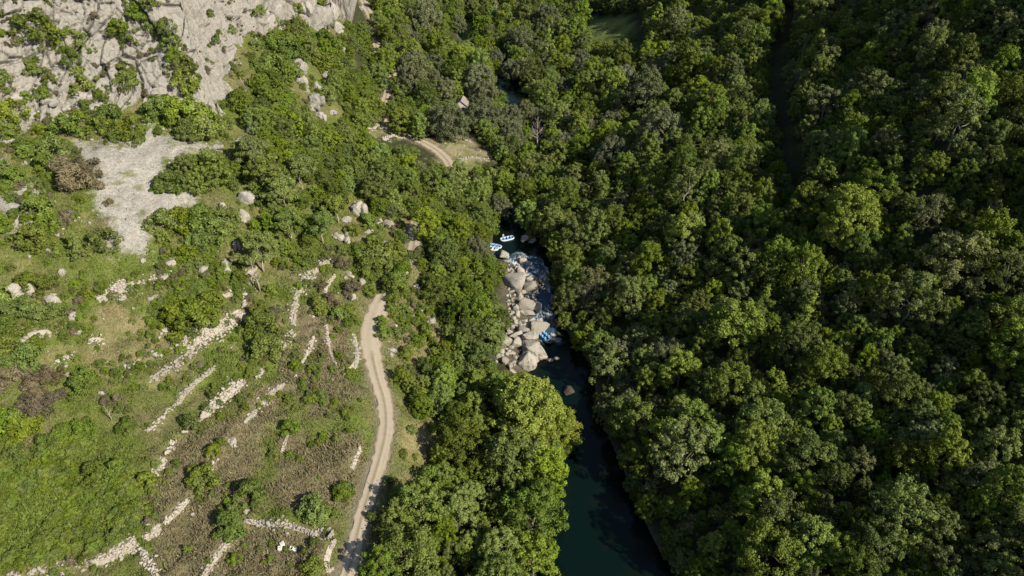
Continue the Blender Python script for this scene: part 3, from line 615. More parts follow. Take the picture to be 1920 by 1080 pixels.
# outcrops on the hillside: photo pixels, width, height
OUT = [(520, 18, 34, 34, 1), (548, 45, 26, 22, 0), (602, 22, 30, 40, 1), (628, 18, 22, 46, 1), (636, 52, 18, 30, 0), (505, 38, 18, 24, 0), (577, 12, 24, 22, 0), (565, 150, 24, 24, 1), (590, 185, 28, 22, 1), (600, 215, 30, 16, 0), (560, 118, 30, 24, 0), (612, 140, 20, 16, 0), (575, 165, 16, 16, 0), (655, 195, 14, 12, 0), (672, 387, 26, 28, 1), (708, 412, 22, 10, 0), (728, 418, 26, 16, 0), (650, 410, 22, 12, 0), (692, 433, 16, 9, 0), (722, 455, 22, 14, 0), (720, 462, 9, 12, 0), (636, 442, 26, 14, 0), (652, 450, 14, 14, 0), (646, 463, 10, 12, 0), (673, 480, 13, 16, 1), (652, 437, 12, 7, 0), (668, 456, 7, 6, 0),
       (655, 512, 20, 9, 0), (680, 528, 14, 18, 0), (648, 520, 9, 6, 0), (663, 555, 9, 12, 0), (810, 600, 18, 14, 0), (932, 600, 22, 18, 1), (780, 537, 16, 12, 0), (790, 579, 12, 8, 0), (765, 635, 12, 10, 0), (735, 655, 14, 9, 0), (742, 610, 9, 7, 0), (733, 664, 9, 9, 0), (763, 510, 9, 8, 0),
       (460, 368, 38, 26, 1), (458, 400, 22, 30, 0), (418, 385, 14, 16, 0), (350, 433, 28, 15, 0), (320, 432, 7, 6, 0), (424, 497, 24, 26, 1), (382, 505, 22, 16, 0), (443, 458, 12, 20, 0), (320, 492, 26, 13, 0), (300, 520, 34, 7, 0), (268, 487, 9, 9, 0), (117, 508, 14, 14, 0), (108, 440, 9, 7, 0), (90, 468, 8, 6, 0), (55, 480, 9, 6, 0), (57, 418, 14, 12, 0),
       (35, 540, 36, 34, 1), (100, 560, 38, 20, 0), (138, 588, 30, 16, 0), (70, 625, 50, 18, 1), (115, 622, 26, 9, 0), (145, 622, 18, 8, 0), (285, 558, 24, 9, 0), (232, 557, 14, 9, 0), (250, 578, 7, 6, 0), (292, 662, 20, 11, 0), (245, 682, 18, 12, 0), (243, 702, 9, 8, 0), (125, 700, 14, 8, 0), (192, 735, 9, 9, 0), (280, 803, 11, 8, 0), (437, 825, 16, 18, 0), (490, 692, 6, 8, 0), (555, 703, 6, 5, 0), (263, 920, 11, 12, 0), (462, 957, 10, 10, 0),
       (567, 125, 26, 22, 0), (588, 200, 22, 16, 0), (622, 210, 16, 10, 0), (595, 160, 18, 20, 1), (635, 130, 12, 12, 0), (565, 225, 14, 9, 0), (545, 170, 10, 8, 0), (470, 235, 16, 30, 1), (455, 260, 22, 12, 0), (400, 275, 26, 12, 0), (240, 268, 36, 9, 0), (110, 245, 24, 9, 0), (65, 215, 40, 18, 1), (20, 265, 30, 14, 0), (10, 300, 16, 10, 0), (48, 305, 10, 8, 0), (640, 65, 14, 20, 1), (180, 200, 26, 14, 0), (150, 180, 34, 18, 1), (125, 200, 20, 12, 0), (30, 180, 26, 16, 0), (90, 190, 26, 14, 0), (690, 60, 22, 10, 0), (678, 15, 16, 8, 0), (660, 72, 14, 9, 0), (645, 92, 8, 8, 0), (705, 175, 10, 6, 0), (985, 445, 20, 16, 0), (1000, 452, 18, 14, 0), (975, 462, 14, 12, 0), (992, 437, 9, 12, 0)]
for i, (u, v, w, h, big) in enumerate(OUT):
    p, nn = hit(u, v + h * 0.3); k = px_size(p)
    o = rock('rock_outcrop', p, w * k * 1.15, h * k * 1.3, h * k * 0.95, 500 + i, M['boulder' if v > 380 else 'rock'], 3 if w < 20 else 4, rz=random.uniform(-.6, .6), sink=0.38, jag=0.09, rough=0.3, facets=10)
    x = ('by the river above the rapid' if u > 930 and v < 470 else 'among trees across the river bend' if u > 900 else 'in the grass beside the dirt road' if u > 720 and v > 400 else 'on the hillock between the pines and the dirt road' if u > 600 and v > 370 else 'on the bushy slope under the cliff' if v < 330 else 'around the scree and the pines' if u > 280 and v < 530 else 'on the terraces')
    tag(o, ('large pale rock outcrop ' if big else 'small pale rock outcrop ') + x, 'rock', 'rock outcrops ' + x)

# ------------------------------------------------------------------ dry stone walls: every stone has its own shape
ST = [rock_verts(900 + i, 1, (1, 1, 0.72), 0.25, 4) for i in range(14)]
def stones_mesh(items, seed):
    r = np.random.default_rng(seed); V, F = [], []; n = 0
    for x, y, z, s in items:
        v, f = ST[r.integers(14)]; a = r.uniform(0, 6.28); c, sn = math.cos(a), math.sin(a); sc = s * r.uniform(.7, 1.25, 3)
        q = v * sc; q = np.c_[q[:, 0] * c - q[:, 1] * sn, q[:, 0] * sn + q[:, 1] * c, q[:, 2]]
        V.append(q + (x, y, z)); F.append(f + n); n += len(v)
    return np.concatenate(V), np.concatenate(F)
for wi, ((pts, w, lab), (ppx, _, _)) in enumerate(zip(walls_w, WALLS)):
    g3 = [hit(u, v, True)[0] for u, v in ppx]; path = np.array(smooth_path([(p.x, p.y) for p in g3], 6))
    L = np.r_[0, np.cumsum(np.hypot(*np.diff(path, axis=0).T))]; far = g3[0].y > 230
    t = np.gradient(path, axis=0); t /= np.hypot(t[:, 0], t[:, 1])[:, None]
    items = []; base = Vector((path[0, 0], path[0, 1], drop(*path[0], True))); r = random.Random(wi)
    den = 15.0 if not far else 3.0
    for _ in range(int(L[-1] * w * den)):
        d = r.uniform(0, L[-1]); x = np.interp(d, L, path[:, 0]); y = np.interp(d, L, path[:, 1]); tx_ = np.interp(d, L, t[:, 0]); ty_ = np.interp(d, L, t[:, 1])
        gap = float(vnoise(np.array([d / 3.5]), np.array([wi * 7.7]))[0]); wl = w * (0.80 + 0.75 * gap)
        if lab.startswith(('patchy', 'fading', 'broken', 'sloping')) and gap < -0.25: continue
        if wl < 0.25: continue
        wl *= min(1, .45 + .25 * min(d, L[-1] - d)); o = r.gauss(0, 0.33) * wl * (2.2 if r.random() < .07 else 1); s = r.choice((.09, .12, .16, .22, .32, .46)) * (1 if not far else 1.3)
        X_, Y_ = x - ty_ * o, y + tx_ * o
        items.append((X_ - base.x, Y_ - base.y, drop(X_, Y_, True) - base.z + s * .25 + max(0, 0.55 * (1 - abs(o) / (wl * .6))) * r.random(), s))
    if not items: continue
    e = tag(empty('dry_stone_bank', base), lab, 'stone wall', 'dry stone walls of the terraces')
    core = MB(); cw = w * 0.30
    for a in range(len(path) - 1):
        q = []
        for b in (a, a + 1):
            for sgn in (-1, 1):
                X_, Y_ = path[b, 0] - t[b, 1] * cw * sgn, path[b, 1] + t[b, 0] * cw * sgn; zg = drop(X_, Y_, True)
                q += [(X_ - base.x, Y_ - base.y, zg - base.z - .4), (X_ - base.x, Y_ - base.y, zg - base.z + .10 + .14 * random.random())]
        core.add(q, [(1, 3, 7, 5), (0, 1, 5, 4), (2, 6, 7, 3), (0, 2, 3, 1), (4, 5, 7, 6)])
    if not lab.startswith(('patchy', 'fading', 'broken', 'sloping')): core.build('rubble_core', M['wall'], e)
    v, f = stones_mesh(items, wi); stuff(mesh_obj('stones', v, f, M['wall'], e))
# loose stones on the terraces, the scree and the river bar
loose = []
def scatter_px(poly_, nmax, smin, smax, pw=2.0):
    us = [p[0] for p in poly_]; vs = [p[1] for p in poly_]; got = 0
    while got < nmax:
        u, v = random.uniform(min(us), max(us)), random.uniform(min(vs), max(vs)); got += 1
        if inpoly(np.array([u]), np.array([v]), poly_)[0]:
            p, _ = hit(u, v, True); s = smin + (smax - smin) * random.random() ** pw; loose.append((p.x, p.y, p.z + s * .2, s))
for p in SCREES[:3]: scatter_px(p, 420, .08, .32, 4)
scatter_px([(20, 480), (480, 440), (640, 470), (660, 560), (560, 720), (300, 760), (60, 700)], 420, .08, .34, 2)
scatter_px([(700, 560), (800, 540), (840, 610), (790, 660), (730, 680)], 120, .10, .36, 2)
scatter_px([(935, 500), (985, 480), (1015, 520), (1010, 600), (1015, 690), (960, 700), (925, 660), (950, 600)], 160, .12, .4, 2)
scatter_px([(765, 255), (882, 262), (920, 303), (850, 303), (815, 290)], 120, .15, .5, 2)
scatter_px([(0, 240), (420, 200), (470, 330), (120, 480), (0, 460)], 420, .10, .6, 3)
v, f = stones_mesh(loose, 77); stuff(mesh_obj('loose_stones', v, f, M['wall'])); 
lo = bpy.data.objects['loose_stones']; lo['label'] = 'loose pale stones scattered over scree, terraces and river bar'; lo['category'] = 'stones'

# ------------------------------------------------------------------ plants: crowns of many leaf clumps on lobes, trunks with limbs
def leaf_quads(pos, nrm, size, r, aspect=1.0, jitter=0.5):
    """one small bent leaf spray (a quad) at each position, roughly facing nrm"""
    n = len(pos); nn = nrm + r.normal(size=(n, 3)) * jitter; nn /= np.linalg.norm(nn, axis=1)[:, None] + 1e-9
    a = np.cross(nn, r.normal(size=(n, 3))); a /= np.linalg.norm(a, axis=1)[:, None] + 1e-9; b = np.cross(nn, a)
    s = (size * r.uniform(0.6, 1.35, n))[:, None]
    c = np.stack([pos - a * s * aspect, pos - b * s * 0.62 + nn * s * .15, pos + a * s * aspect, pos + b * s * 0.62 + nn * s * .15], 1)
    return c.reshape(-1, 3), np.arange(n * 4).reshape(n, 4)
def crown(seed, R_, H_, z0, lobes, per, leaf, lobe_r=(0.22, 0.38), shape='round', fill=0.25, flat=0.85, aspect=1.0, ragged=0.18):
    """R_ radius, H_ crown height above z0"""
    r = np.random.default_rng(seed); pos = []; nrm = []; val = []
    i = 0; lo = []
    while len(lo) < lobes:
        i += 1
        t = (i * 0.618034 + r.normal() * .03) % 1.0; az = r.uniform(0, 2 * math.pi)
        if shape == 'round': hz = 0.03 + 0.95 * t; rad = math.sqrt(max(0, 1 - ((hz - .36) / .66) ** 2)) if hz > .36 else 0.74 + 0.26 * hz / .36
        elif shape == 'cone': hz = t ** 1.3; rad = (1 - hz) * 0.95 + 0.06
        elif shape == 'tall': hz = t; rad = math.sin(math.pi * min(1, 0.12 + 0.88 * hz)) ** 0.6
        elif shape == 'flat': hz = 0.35 + .65 * t; rad = math.sqrt(max(0, 1 - ((hz - .45) / .56) ** 2)) 
        else: hz = t; rad = math.sqrt(max(0, 1 - hz * hz))            # dome, down to the ground
        inner = r.random() < fill
        k = rad * (r.uniform(.15, .7) if inner else r.uniform(1 - 2 * ragged, 1 + ragged * .8))
        lo.append((math.cos(az) * k * R_, math.sin(az) * k * R_, z0 + hz * H_ * (1 + r.normal() * .03)))
    cen = np.array([0, 0, z0 + H_ * .35])
    for q in lo:
        q = np.array(q); lr = R_ * r.uniform(*lobe_r) * (0.6 + 0.4 * (1 - (q[2] - z0) / H_) if shape in ('cone', 'tall') else 1); n = int(per * r.uniform(.7, 1.3))
        out = q - cen; out /= np.linalg.norm(out) + 1e-9
        d = r.normal(size=(n, 3)) + out * 0.75 + np.array([0, 0, .35]); d /= np.linalg.norm(d, axis=1)[:, None]
        rad = lr * r.uniform(.55, 1.08, n) ** .6
        p = q + d * rad[:, None] * np.array([1, 1, flat]); pos.append(p); nrm.append(d); val.append(np.clip(r.uniform(.25, .75) + r.normal(size=n) * .2, 0, 1))
    n = int(lobes * per * .16); src = np.concatenate(pos); p = src[r.integers(len(src), size=n)]; mid = (p - cen) * r.uniform(.86, 1.07, (n, 1)) + cen + r.normal(size=(n, 3)) * R_ * .05
    pos.append(mid); d = mid - cen; nrm.append(d / (np.linalg.norm(d, axis=1)[:, None] + 1e-9)); val.append(r.uniform(0, 1, n))
    pos = np.concatenate(pos); nrm = np.concatenate(nrm); val = np.concatenate(val)
    v, f = leaf_quads(pos, nrm, leaf, r, aspect); return v, f, np.repeat(val, 4), lo
def trunk_mesh(seed, h, r0, lo, nl=6, lean=0.04, sub=False):
    r = random.Random(seed); mb = MB(); top = h * .6
    pts = [(0, 0, -.4)] + [(r.gauss(0, lean) * h * k, r.gauss(0, lean) * h * k, top * k) for k in (.25, .5, .75, 1)]
    mb.tube(pts, [r0 * 1.35, r0, r0 * .8, r0 * .6, r0 * .32], 6)
    for q in r.sample(lo, min(nl, len(lo))):
        k = r.uniform(.3, .85); s = Vector(pts[1]).lerp(Vector(pts[4]), k); e = s.lerp(Vector(q), .72); e.z = max(e.z, s.z + .2)
        m = s.lerp(e, .5) + Vector((0, 0, -.08 * (e - s).length)); mb.tube([s, m, e], [r0 * .42, r0 * .28, r0 * .10], 4)
    return mb
KINDS = {}
def kind(key, name, mat, n, R_, H_, z0, lobes, per, leaf, r0, bark='bark', nl=6, **kw):
    vs = []
    for i in range(n):
        sd = hash_(key) + i * 13; r = random.Random(sd); f = r.uniform(.9, 1.1)
        v, fc, lv, lo = crown(sd, R_ * f, H_ / f, z0, int(lobes * r.uniform(.9, 1.1)), per, leaf, **kw)
        c = mesh_obj('crown', v, fc, M[mat], attrs={'lv': ('FLOAT', lv.astype(np.float32))}, link=False)
        t = trunk_mesh(sd, z0 + H_, r0, lo, nl); to = mesh_obj('trunk', t.v, t.f, M[bark], link=False, smooth=True)
        # one mesh with both, for the woodland that is too far off to count
        if i > 2: vs.append((c.data, to.data, None)); continue
        nv = len(v); jm = bpy.data.meshes.new(key)
        jm.from_pydata([tuple(q) for q in v] + t.v, [], [tuple(q) for q in fc.tolist()] + [tuple(k + nv for k in q) for q in t.f])
        at = jm.attributes.new('lv', 'FLOAT', 'POINT'); at.data.foreach_set('value', np.r_[lv, np.zeros(len(t.v))].astype(np.float32))
        jm.materials.append(M[mat]); jm.materials.append(M[bark]); mi = np.zeros(len(jm.polygons), np.int32); mi[len(fc):] = 1; jm.polygons.foreach_set('material_index', mi)
        vs.append((c.data, to.data, bpy.data.objects.new(key + '_far', jm)))
    KINDS[key] = dict(name=name, R=R_, H=z0 + H_, vs=vs)
def hash_(s): return sum((i + 3) * ord(c) * 31 for i, c in enumerate(s)) % 9973
#     key        object name        leaves      n   R    H   z0  lobes per leaf  r0
kind('oak', 'oak_tree', 'oak', 6, 3.1, 6.6, 0.8, 120, 78, .135, .18, nl=4, ragged=.22, lobe_r=(.11, .23), fill=.15)
kind('hornbeam', 'hornbeam_tree', 'hornbeam', 6, 2.9, 6.8, 0.6, 115, 78, .135, .15, nl=4, ragged=.20, lobe_r=(.11, .23), fill=.15)
kind('ash', 'ash_tree', 'ash', 5, 3.4, 6.6, 1.2, 100, 66, .14, .15, 'palebark', 6, ragged=.26, lobe_r=(.10, .21), fill=.25)
kind('willow', 'willow_tree', 'willow', 4, 4.0, 7.2, 0.8, 130, 84, .14, .24, nl=4, lobe_r=(.11, .20), aspect=1.5, flat=1.15)
kind('plane', 'plane_tree', 'plane', 3, 6.6, 13.5, 1.4, 300, 110, .21, .40, 'palebark', nl=5, lobe_r=(.085, .165), ragged=.18, fill=.12)
kind('poplar', 'poplar_tree', 'hornbeam', 3, 2.3, 9.0, 1.2, 60, 76, .19, .18, 'palebark', shape='tall', lobe_r=(.20, .36))
kind('conifer', 'young_conifer', 'plane', 3, 2.6, 7.5, 0.7, 70, 60, .19, .16, shape='cone', lobe_r=(.16, .3))
kind('pine', 'pine_tree', 'pine', 4, 3.6, 5.6, 3.0, 44, 100, .16, .22, 'palebark', 14, shape='flat', lobe_r=(.18, .30), aspect=2.2, ragged=.3, flat=.6)
kind('shrub', 'shrub', 'shrub', 6, 1.8, 2.3, 0.05, 30, 80, .145, .05, shape='dome', lobe_r=(.22, .42), ragged=.24)
kind('darkshrub', 'evergreen_shrub', 'oak', 5, 1.8, 2.3, 0.05, 30, 80, .135, .05, shape='dome', lobe_r=(.22, .40), ragged=.24)
kind('twiggy', 'dry_bush', 'twig', 3, 1.8, 1.8, 0.1, 26, 90, .085, .04, 'palebark', 14, shape='dome', lobe_r=(.22, .42), aspect=3.0, ragged=.34)

COUNT = {}
def place(key, loc, s, rz, label, cat='tree', group=None, sz=1.0):
    K = KINDS[key]; i = COUNT.get(key, 0); COUNT[key] = i + 1; cd, td, _ = K['vs'][random.randrange(len(K['vs']))]
    e = empty(K['name'], loc, rz, (s, s, s * sz)); tag(e, label, cat, group)
    bush = cat in ('shrub', 'bush')
    for nm, d in (('foliage' if bush else 'crown', cd), ('stem' if bush else 'trunk', td)):
        o = bpy.data.objects.new(nm, d); C.objects.link(o); o.parent = e
    return e

# where trees stand: seen from here the photo shows bare ground, rock, road or water in these outlines
CLEAR = [[(-300, 1300), (-300, 60), (0, 0), (640, 0), (646, 60), (615, 60), (560, 30), (500, 60), (480, 170), (432, 200), (478, 250), (430, 285), (350, 282), (312, 310), (288, 345), (312, 364), (380, 350), (450, 360), (480, 372), (470, 430), (500, 475), (560, 480), (600, 430), (622, 395), (680, 372), (745, 418), (765, 402), (786, 412), (784, 470), (770, 505), (795, 540), (828, 590), (832, 640), (790, 668), (742, 690), (745, 730), (780, 775), (806, 780), (806, 840), (790, 890), (752, 902), (724, 960), (702, 1010), (690, 1045), (690, 1090), (690, 1300)],
         [(1040, 1300), (1040, 1080), (1050, 980), (1064, 900), (1068, 840), (1080, 795), (1052, 742), (1005, 706), (955, 700), (925, 675), (925, 650), (948, 605), (960, 560), (940, 540), (940, 512), (965, 500), (935, 488), (915, 470), (916, 456), (940, 436), (950, 405), (980, 405), (980, 440), (970, 460), (1012, 475), (1034, 515), (1040, 555), (1028, 600), (1033, 640), (1055, 680), (1085, 720), (1105, 790), (1122, 880), (1158, 910), (1190, 1000), (1215, 1080), (1235, 1300)],
         [(683, 236), (712, 238), (712, 212), (722, 210), (730, 238), (775, 250), (880, 250), (915, 262), (945, 310), (850, 312), (770, 284), (690, 262)],
         [(1100, 20), (1200, 18), (1210, 70), (1130, 80), (1102, 54)], [(928, 146), (985, 150), (988, 188), (945, 182)], [(845, 55), (890, 60), (890, 72), (850, 72)], [(724, 122), (752, 122), (738, 156), (722, 158)], [(702, 60), (714, 62), (716, 102), (704, 102)], [(712, 172), (728, 176), (722, 192), (708, 192)],
         [(1476, 0), (1500, 0), (1480, 60), (1465, 130), (1480, 200), (1500, 330), (1478, 330), (1455, 200), (1445, 130), (1455, 60)], [(1182, 20), (1200, 20), (1205, 90), (1188, 92)], [(552, 112), (602, 118), (612, 160), (642, 200), (640, 224), (578, 224), (552, 180)], [(855, 176), (878, 178), (878, 200), (855, 200)], [(997, 222), (1022, 222), (1022, 280), (997, 280)]]
def clear_at(u, v): 
    u = np.array(u, float); v = np.array(v, float); r = np.zeros(u.shape, bool)
    for p in CLEAR: r |= inpoly(u, v, p)
    return r
trees = []                                            # key, x, y, z, scale, pixel size
grid = {}
def free(x, y, r):
    gxx, gyy = int(x // 8), int(y // 8)
    for a in range(gxx - 2, gxx + 3):
        for b in range(gyy - 2, gyy + 3):
            for (X_, Y_, r_) in grid.get((a, b), ()):
                if (X_ - x) ** 2 + (Y_ - y) ** 2 < ((r + r_) * 0.58) ** 2: return False
    return True
def put(key, x, y, s, force=False, zz=None):
    K = KINDS[key]; r = K['R'] * s; h = K['H'] * s
    z = drop(x, y) if zz is None else zz
    u, v, dep = proj(x, y, z + h * .6); k = FPX / dep
    if not force:
        if not free(x, y, r): return False
        q = r * k * .62; hh = h * .42 * k * CP
        if clear_at([u, u - q, u + q, u, u, u, u], [v, v, v, v - hh, v + hh, v - hh * .5, v + hh * .5]).any(): return False
    grid.setdefault((int(x // 8), int(y // 8)), []).append((x, y, r)); trees.append((key, x, y, z, s, 2 * r * k, u, v)); return True
def lm(u, v, key, s, kindz=None):                         # a tree the photo lets one recognise: its crown centre at this pixel
    K = KINDS[key]; h = K['H'] * s * .6
    p, _ = hit(u, v, True); 
    for _ in range(8):
        d = ray(u, v); zc = p.z + h; x, y = unproj(u, v, zc); z = drop(x, y, True); p = Vector((x, y, .5 * p.z + .5 * z))
    put(key, x, y, s, True, z); return len(trees) - 1
NAMED = {}
for u, v, key, s, lab in [(985, 768, 'plane', 1.12, 'big sunlit yellow green tree leaning over the deep pool'), (1045, 800, 'plane', .72, 'yellow green tree at the pool edge joined to the big sunlit one'), (960, 865, 'oak', 1.9, 'broad dark green tree at the pool just downstream of the big sunlit one'), (1020, 890, 'hornbeam', 1.8, 'tall green tree on the pool bank beside the broad dark one'),
                          (1000, 960, 'oak', 1.9, 'large olive green tree on the pool bank downstream of the big sunlit one'), (940, 1030, 'plane', .62, 'pale yellow green tree beneath the olive green pool bank trees'), (860, 830, 'oak', 1.5, 'dark oak between the road bend and the big sunlit tree'), (790, 945, 'hornbeam', 1.5, 'bushy green tree right beside the lower dirt road'), (768, 1035, 'oak', 1.5, 'spreading green tree overhanging the wheel tracks'), (860, 950, 'hornbeam', 1.2, 'rounded green tree between the roadside and pool bank trees'),
                          (1000, 1050, 'hornbeam', 1.6, 'green tree at the pool edge next to the pale yellow green one'), (830, 720, 'hornbeam', 1.0, 'bright green tree above the roadside dry grass'), (785, 745, 'darkshrub', 1.7, 'round blue green shrub by the road bend'), (1590, 400, 'plane', .95, 'bright yellow green plane tree standing out of the shaded slope'), (1520, 575, 'conifer', 1.3, 'bright green young conifer pointing out of the shaded slope'), (1435, 560, 'conifer', 1.05, 'slim green conifer beside the largest rounded slope tree'), (1380, 610, 'hornbeam', 2.0, 'largest rounded green tree low on the shaded slope'), (1280, 850, 'ash', 1.9, 'big grey green tree overhanging the pool from the shaded slope'),
                          (1190, 790, 'oak', 1.6, 'dark green tree overhanging the middle of the pool'), (1420, 830, 'plane', .68, 'bright green tree behind the big grey green one at the pool'), (1710, 560, 'ash', 1.6, 'open crowned grey tree with pale branches high on the shaded slope'), (1800, 480, 'ash', 1.7, 'large wide crowned grey tree highest on the shaded slope'), (1550, 190, 'ash', 1.4, 'grey green tree beside the gully on the shaded slope'), (1560, 290, 'ash', 1.6, 'tall grey green tree below the gully on the shaded slope'),
                          (1210, 170, 'ash', 2.1, 'tall spreading tree by the edge of the far meadow'), (870, 105, 'plane', .8, 'brightest yellow green tree of the valley floor'), (768, 148, 'willow', 1.5, 'dark round tree shading the far track'), (960, 130, 'willow', 1.1, 'grey willow beside the far pool'), (1060, 270, 'willow', 1.2, 'grey willow next to the bare pale tree'), (1075, 230, 'willow', 1.2, 'grey willow behind the bare pale tree'), (890, 165, 'willow', 1.2, 'grey green willow beside the white hut'), (835, 165, 'willow', 1.1, 'grey green tree before the white hut'), (935, 385, 'willow', .9, 'grey willow hanging over the upper rafts'), (890, 460, 'willow', .8, 'small grey willow on the bank below the rafts'), (1160, 660, 'willow', .8, 'small grey willow over the dark pool edge'), (1250, 660, 'willow', 1.0, 'grey willow at the foot of the shaded slope'),
                          (1410, 115, 'conifer', 1.2, 'pointed young conifer at the edge of the gully'), (1710, 50, 'conifer', 1.2, 'pointed yellow green conifer top of the shaded slope'), (1235, 20, 'conifer', 1.3, 'tall conifer beyond the shadow by the far meadow'), (800, 420, 'hornbeam', 1.3, 'bright green tree hiding the dirt road above the rapid'), (1285, 430, 'hornbeam', 1.5, 'light green tree midway up the shaded slope'), (1500, 650, 'oak', 1.4, 'olive tree just below the bright young conifer'), (440, 188, 'darkshrub', 2.0, 'dark upright evergreen against the pale cliff corner'),
                          (485, 470, 'pine', 1.15, 'bare grey pine with a tall straight trunk on the terrace'), (500, 330, 'pine', 1.2, 'tall pine beside the scree at the edge of the wood'), (530, 360, 'pine', 1.1, 'leaning pine with dead grey lower branches'), (560, 320, 'pine', 1.15, 'full green pine in the row above the terraces'), (600, 425, 'pine', .95, 'straggly half dead pine over the long curved wall'), (470, 290, 'pine', 1.1, 'pine nearest to the cliff foot'), (540, 420, 'pine', 1.0, 'green topped pine above the bare grey one'), (630, 390, 'pine', .9, 'small pine by the hillock rocks'), (395, 315, 'oak', 1.3, 'dark oak standing over the scree'), (345, 315, 'hornbeam', .9, 'light green tree at the scree edge'), (140, 455, 'conifer', .75, 'dark small conifer in the grass beside the scree')]:
    NAMED[lm(u, v, key, s)] = lab
def zone(u, v, x, y, rx=None):
    rx = float(np.interp(y, rp[:, 1], rp[:, 0])) if rx is None else rx
    if x > rx and v > 300: return 'slope'
    if x > rx and (u > 1240 + (300 - v) * 0.0): return 'slope'
    if v < 330 and u > 730: return 'valley'
    if u > 700 or x > -30 and v > 420: return 'bank'
    return 'leftwood'
MIX = {'slope': (('oak', .48), ('hornbeam', .22), ('ash', .20), ('conifer', .05), ('poplar', .05)), 'valley': (('oak', .36), ('willow', .13), ('hornbeam', .38), ('ash', .07), ('poplar', .06)),
       'bank': (('hornbeam', .52), ('oak', .38), ('ash', .06), ('willow', .04)), 'leftwood': (('hornbeam', .55), ('oak', .38), ('ash', .07))}
SC = {'slope': (.45, 1.6), 'valley': (.55, 1.7), 'bank': (.5, 1.4), 'leftwood': (.45, 1.1)}
rr = random.Random(11)
CR_ = np.random.default_rng(23)
def grid_z(x, y):
    i = np.clip(np.searchsorted(gx, x) - 1, 0, len(gx) - 2); j = np.clip(np.searchsorted(gy, y) - 1, 0, len(gy) - 2)
    a = (x - gx[i]) / (gx[i + 1] - gx[i]); b = (y - gy[j]) / (gy[j + 1] - gy[j])
    return (Z[j, i] * (1 - a) + Z[j, i + 1] * a) * (1 - b) + (Z[j + 1, i] * (1 - a) + Z[j + 1, i + 1] * a) * b
def sow(n, x0, x1, y0, y1, margin=140, smul=1.0):
    x = CR_.uniform(x0, x1, n); y = CR_.uniform(y0, y1, n); z = grid_z(x, y); u, v, dep = proj(x, y, z + 5)
    ok = (dep > 10) & (u > -margin) & (u < 1920 + margin * 2.5) & (v < 1080 + margin * 2) & (v > -margin)
    x, y, z, u, v, dep = [a[ok] for a in (x, y, z, u, v, dep)]
    e_, _, pr_ = seg_dist(x, y, rivxy[::2]); ok = e_ > np.interp(pr_ * 2, np.arange(len(rivw)), rivw) + 0.5
    x, y, z, u, v, dep = [a[ok] for a in (x, y, z, u, v, dep)]
    rx = np.interp(y, rp[:, 1], rp[:, 0]); q = vnoise(x / 22, y / 22, seed=44); t0 = CR_.random(len(x)) * .75 + (q * .5 + .5) * .25; s0 = CR_.random(len(x)) ** 2.0
    ks, sc = [], []
    for i in range(len(x)):
        zn = zone(u[i], v[i], x[i], y[i], rx[i]); t = t0[i]
        for key, p in MIX[zn]:
            t -= p
            if t <= 0: break
        a, b = SC[zn]; ks.append(key); sc.append((a + (b - a) * s0[i]) * smul)
    sc = np.array(sc); r = np.array([KINDS[k]['R'] for k in ks]) * sc; h = np.array([KINDS[k]['H'] for k in ks]) * sc
    u, v, dep = proj(x, y, z + h * .6); k_ = FPX / dep; qq = r * k_ * .62; hh = h * .42 * k_ * CP
    bad = clear_at(u, v) | clear_at(u - qq, v) | clear_at(u + qq, v) | clear_at(u, v - hh) | clear_at(u, v + hh) | clear_at(u, v - hh * .5) | clear_at(u, v + hh * .5)
    for i in np.where(~bad)[0]:
        if free(x[i], y[i], r[i]):
            if x[i] < -20 and y[i] > 120 and drop(x[i], y[i]) > z[i] + 3: continue      # under the cliff sheet
            grid.setdefault((int(x[i] // 8), int(y[i] // 8)), []).append((x[i], y[i], r[i])); trees.append((ks[i], x[i], y[i], z[i], sc[i], 2 * r[i] * k_[i], u[i], v[i]))
for i_, p_ in enumerate(rp):                          # trees closing over the narrow upper stream
    uu, vv_, _ = proj(p_[0], p_[1], p_[3])
    if 195 < vv_ < 385 and i_ % 5 == 0 or 85 < vv_ < 132 and i_ % 5 == 0:
        for sg in (-1, 1):
            X_, Y_ = p_[0] + rt[i_, 1] * sg * (p_[2] + 1.6), p_[1] - rt[i_, 0] * sg * (p_[2] + 1.6); put(rr.choice(('hornbeam', 'oak', 'willow', 'hornbeam')), X_, Y_, rr.uniform(.8, 1.25))
sow(9000, 0, 130, 30, 240); sow(9000, 60, 330, 60, 420); sow(5000, -90, 20, 40, 260); sow(7000, -150, 200, 200, 560); sow(4000, 0, 400, 380, 640)
sow(7000, 0, 300, 30, 420, smul=.62); sow(5000, -90, 60, 40, 420, smul=.6)
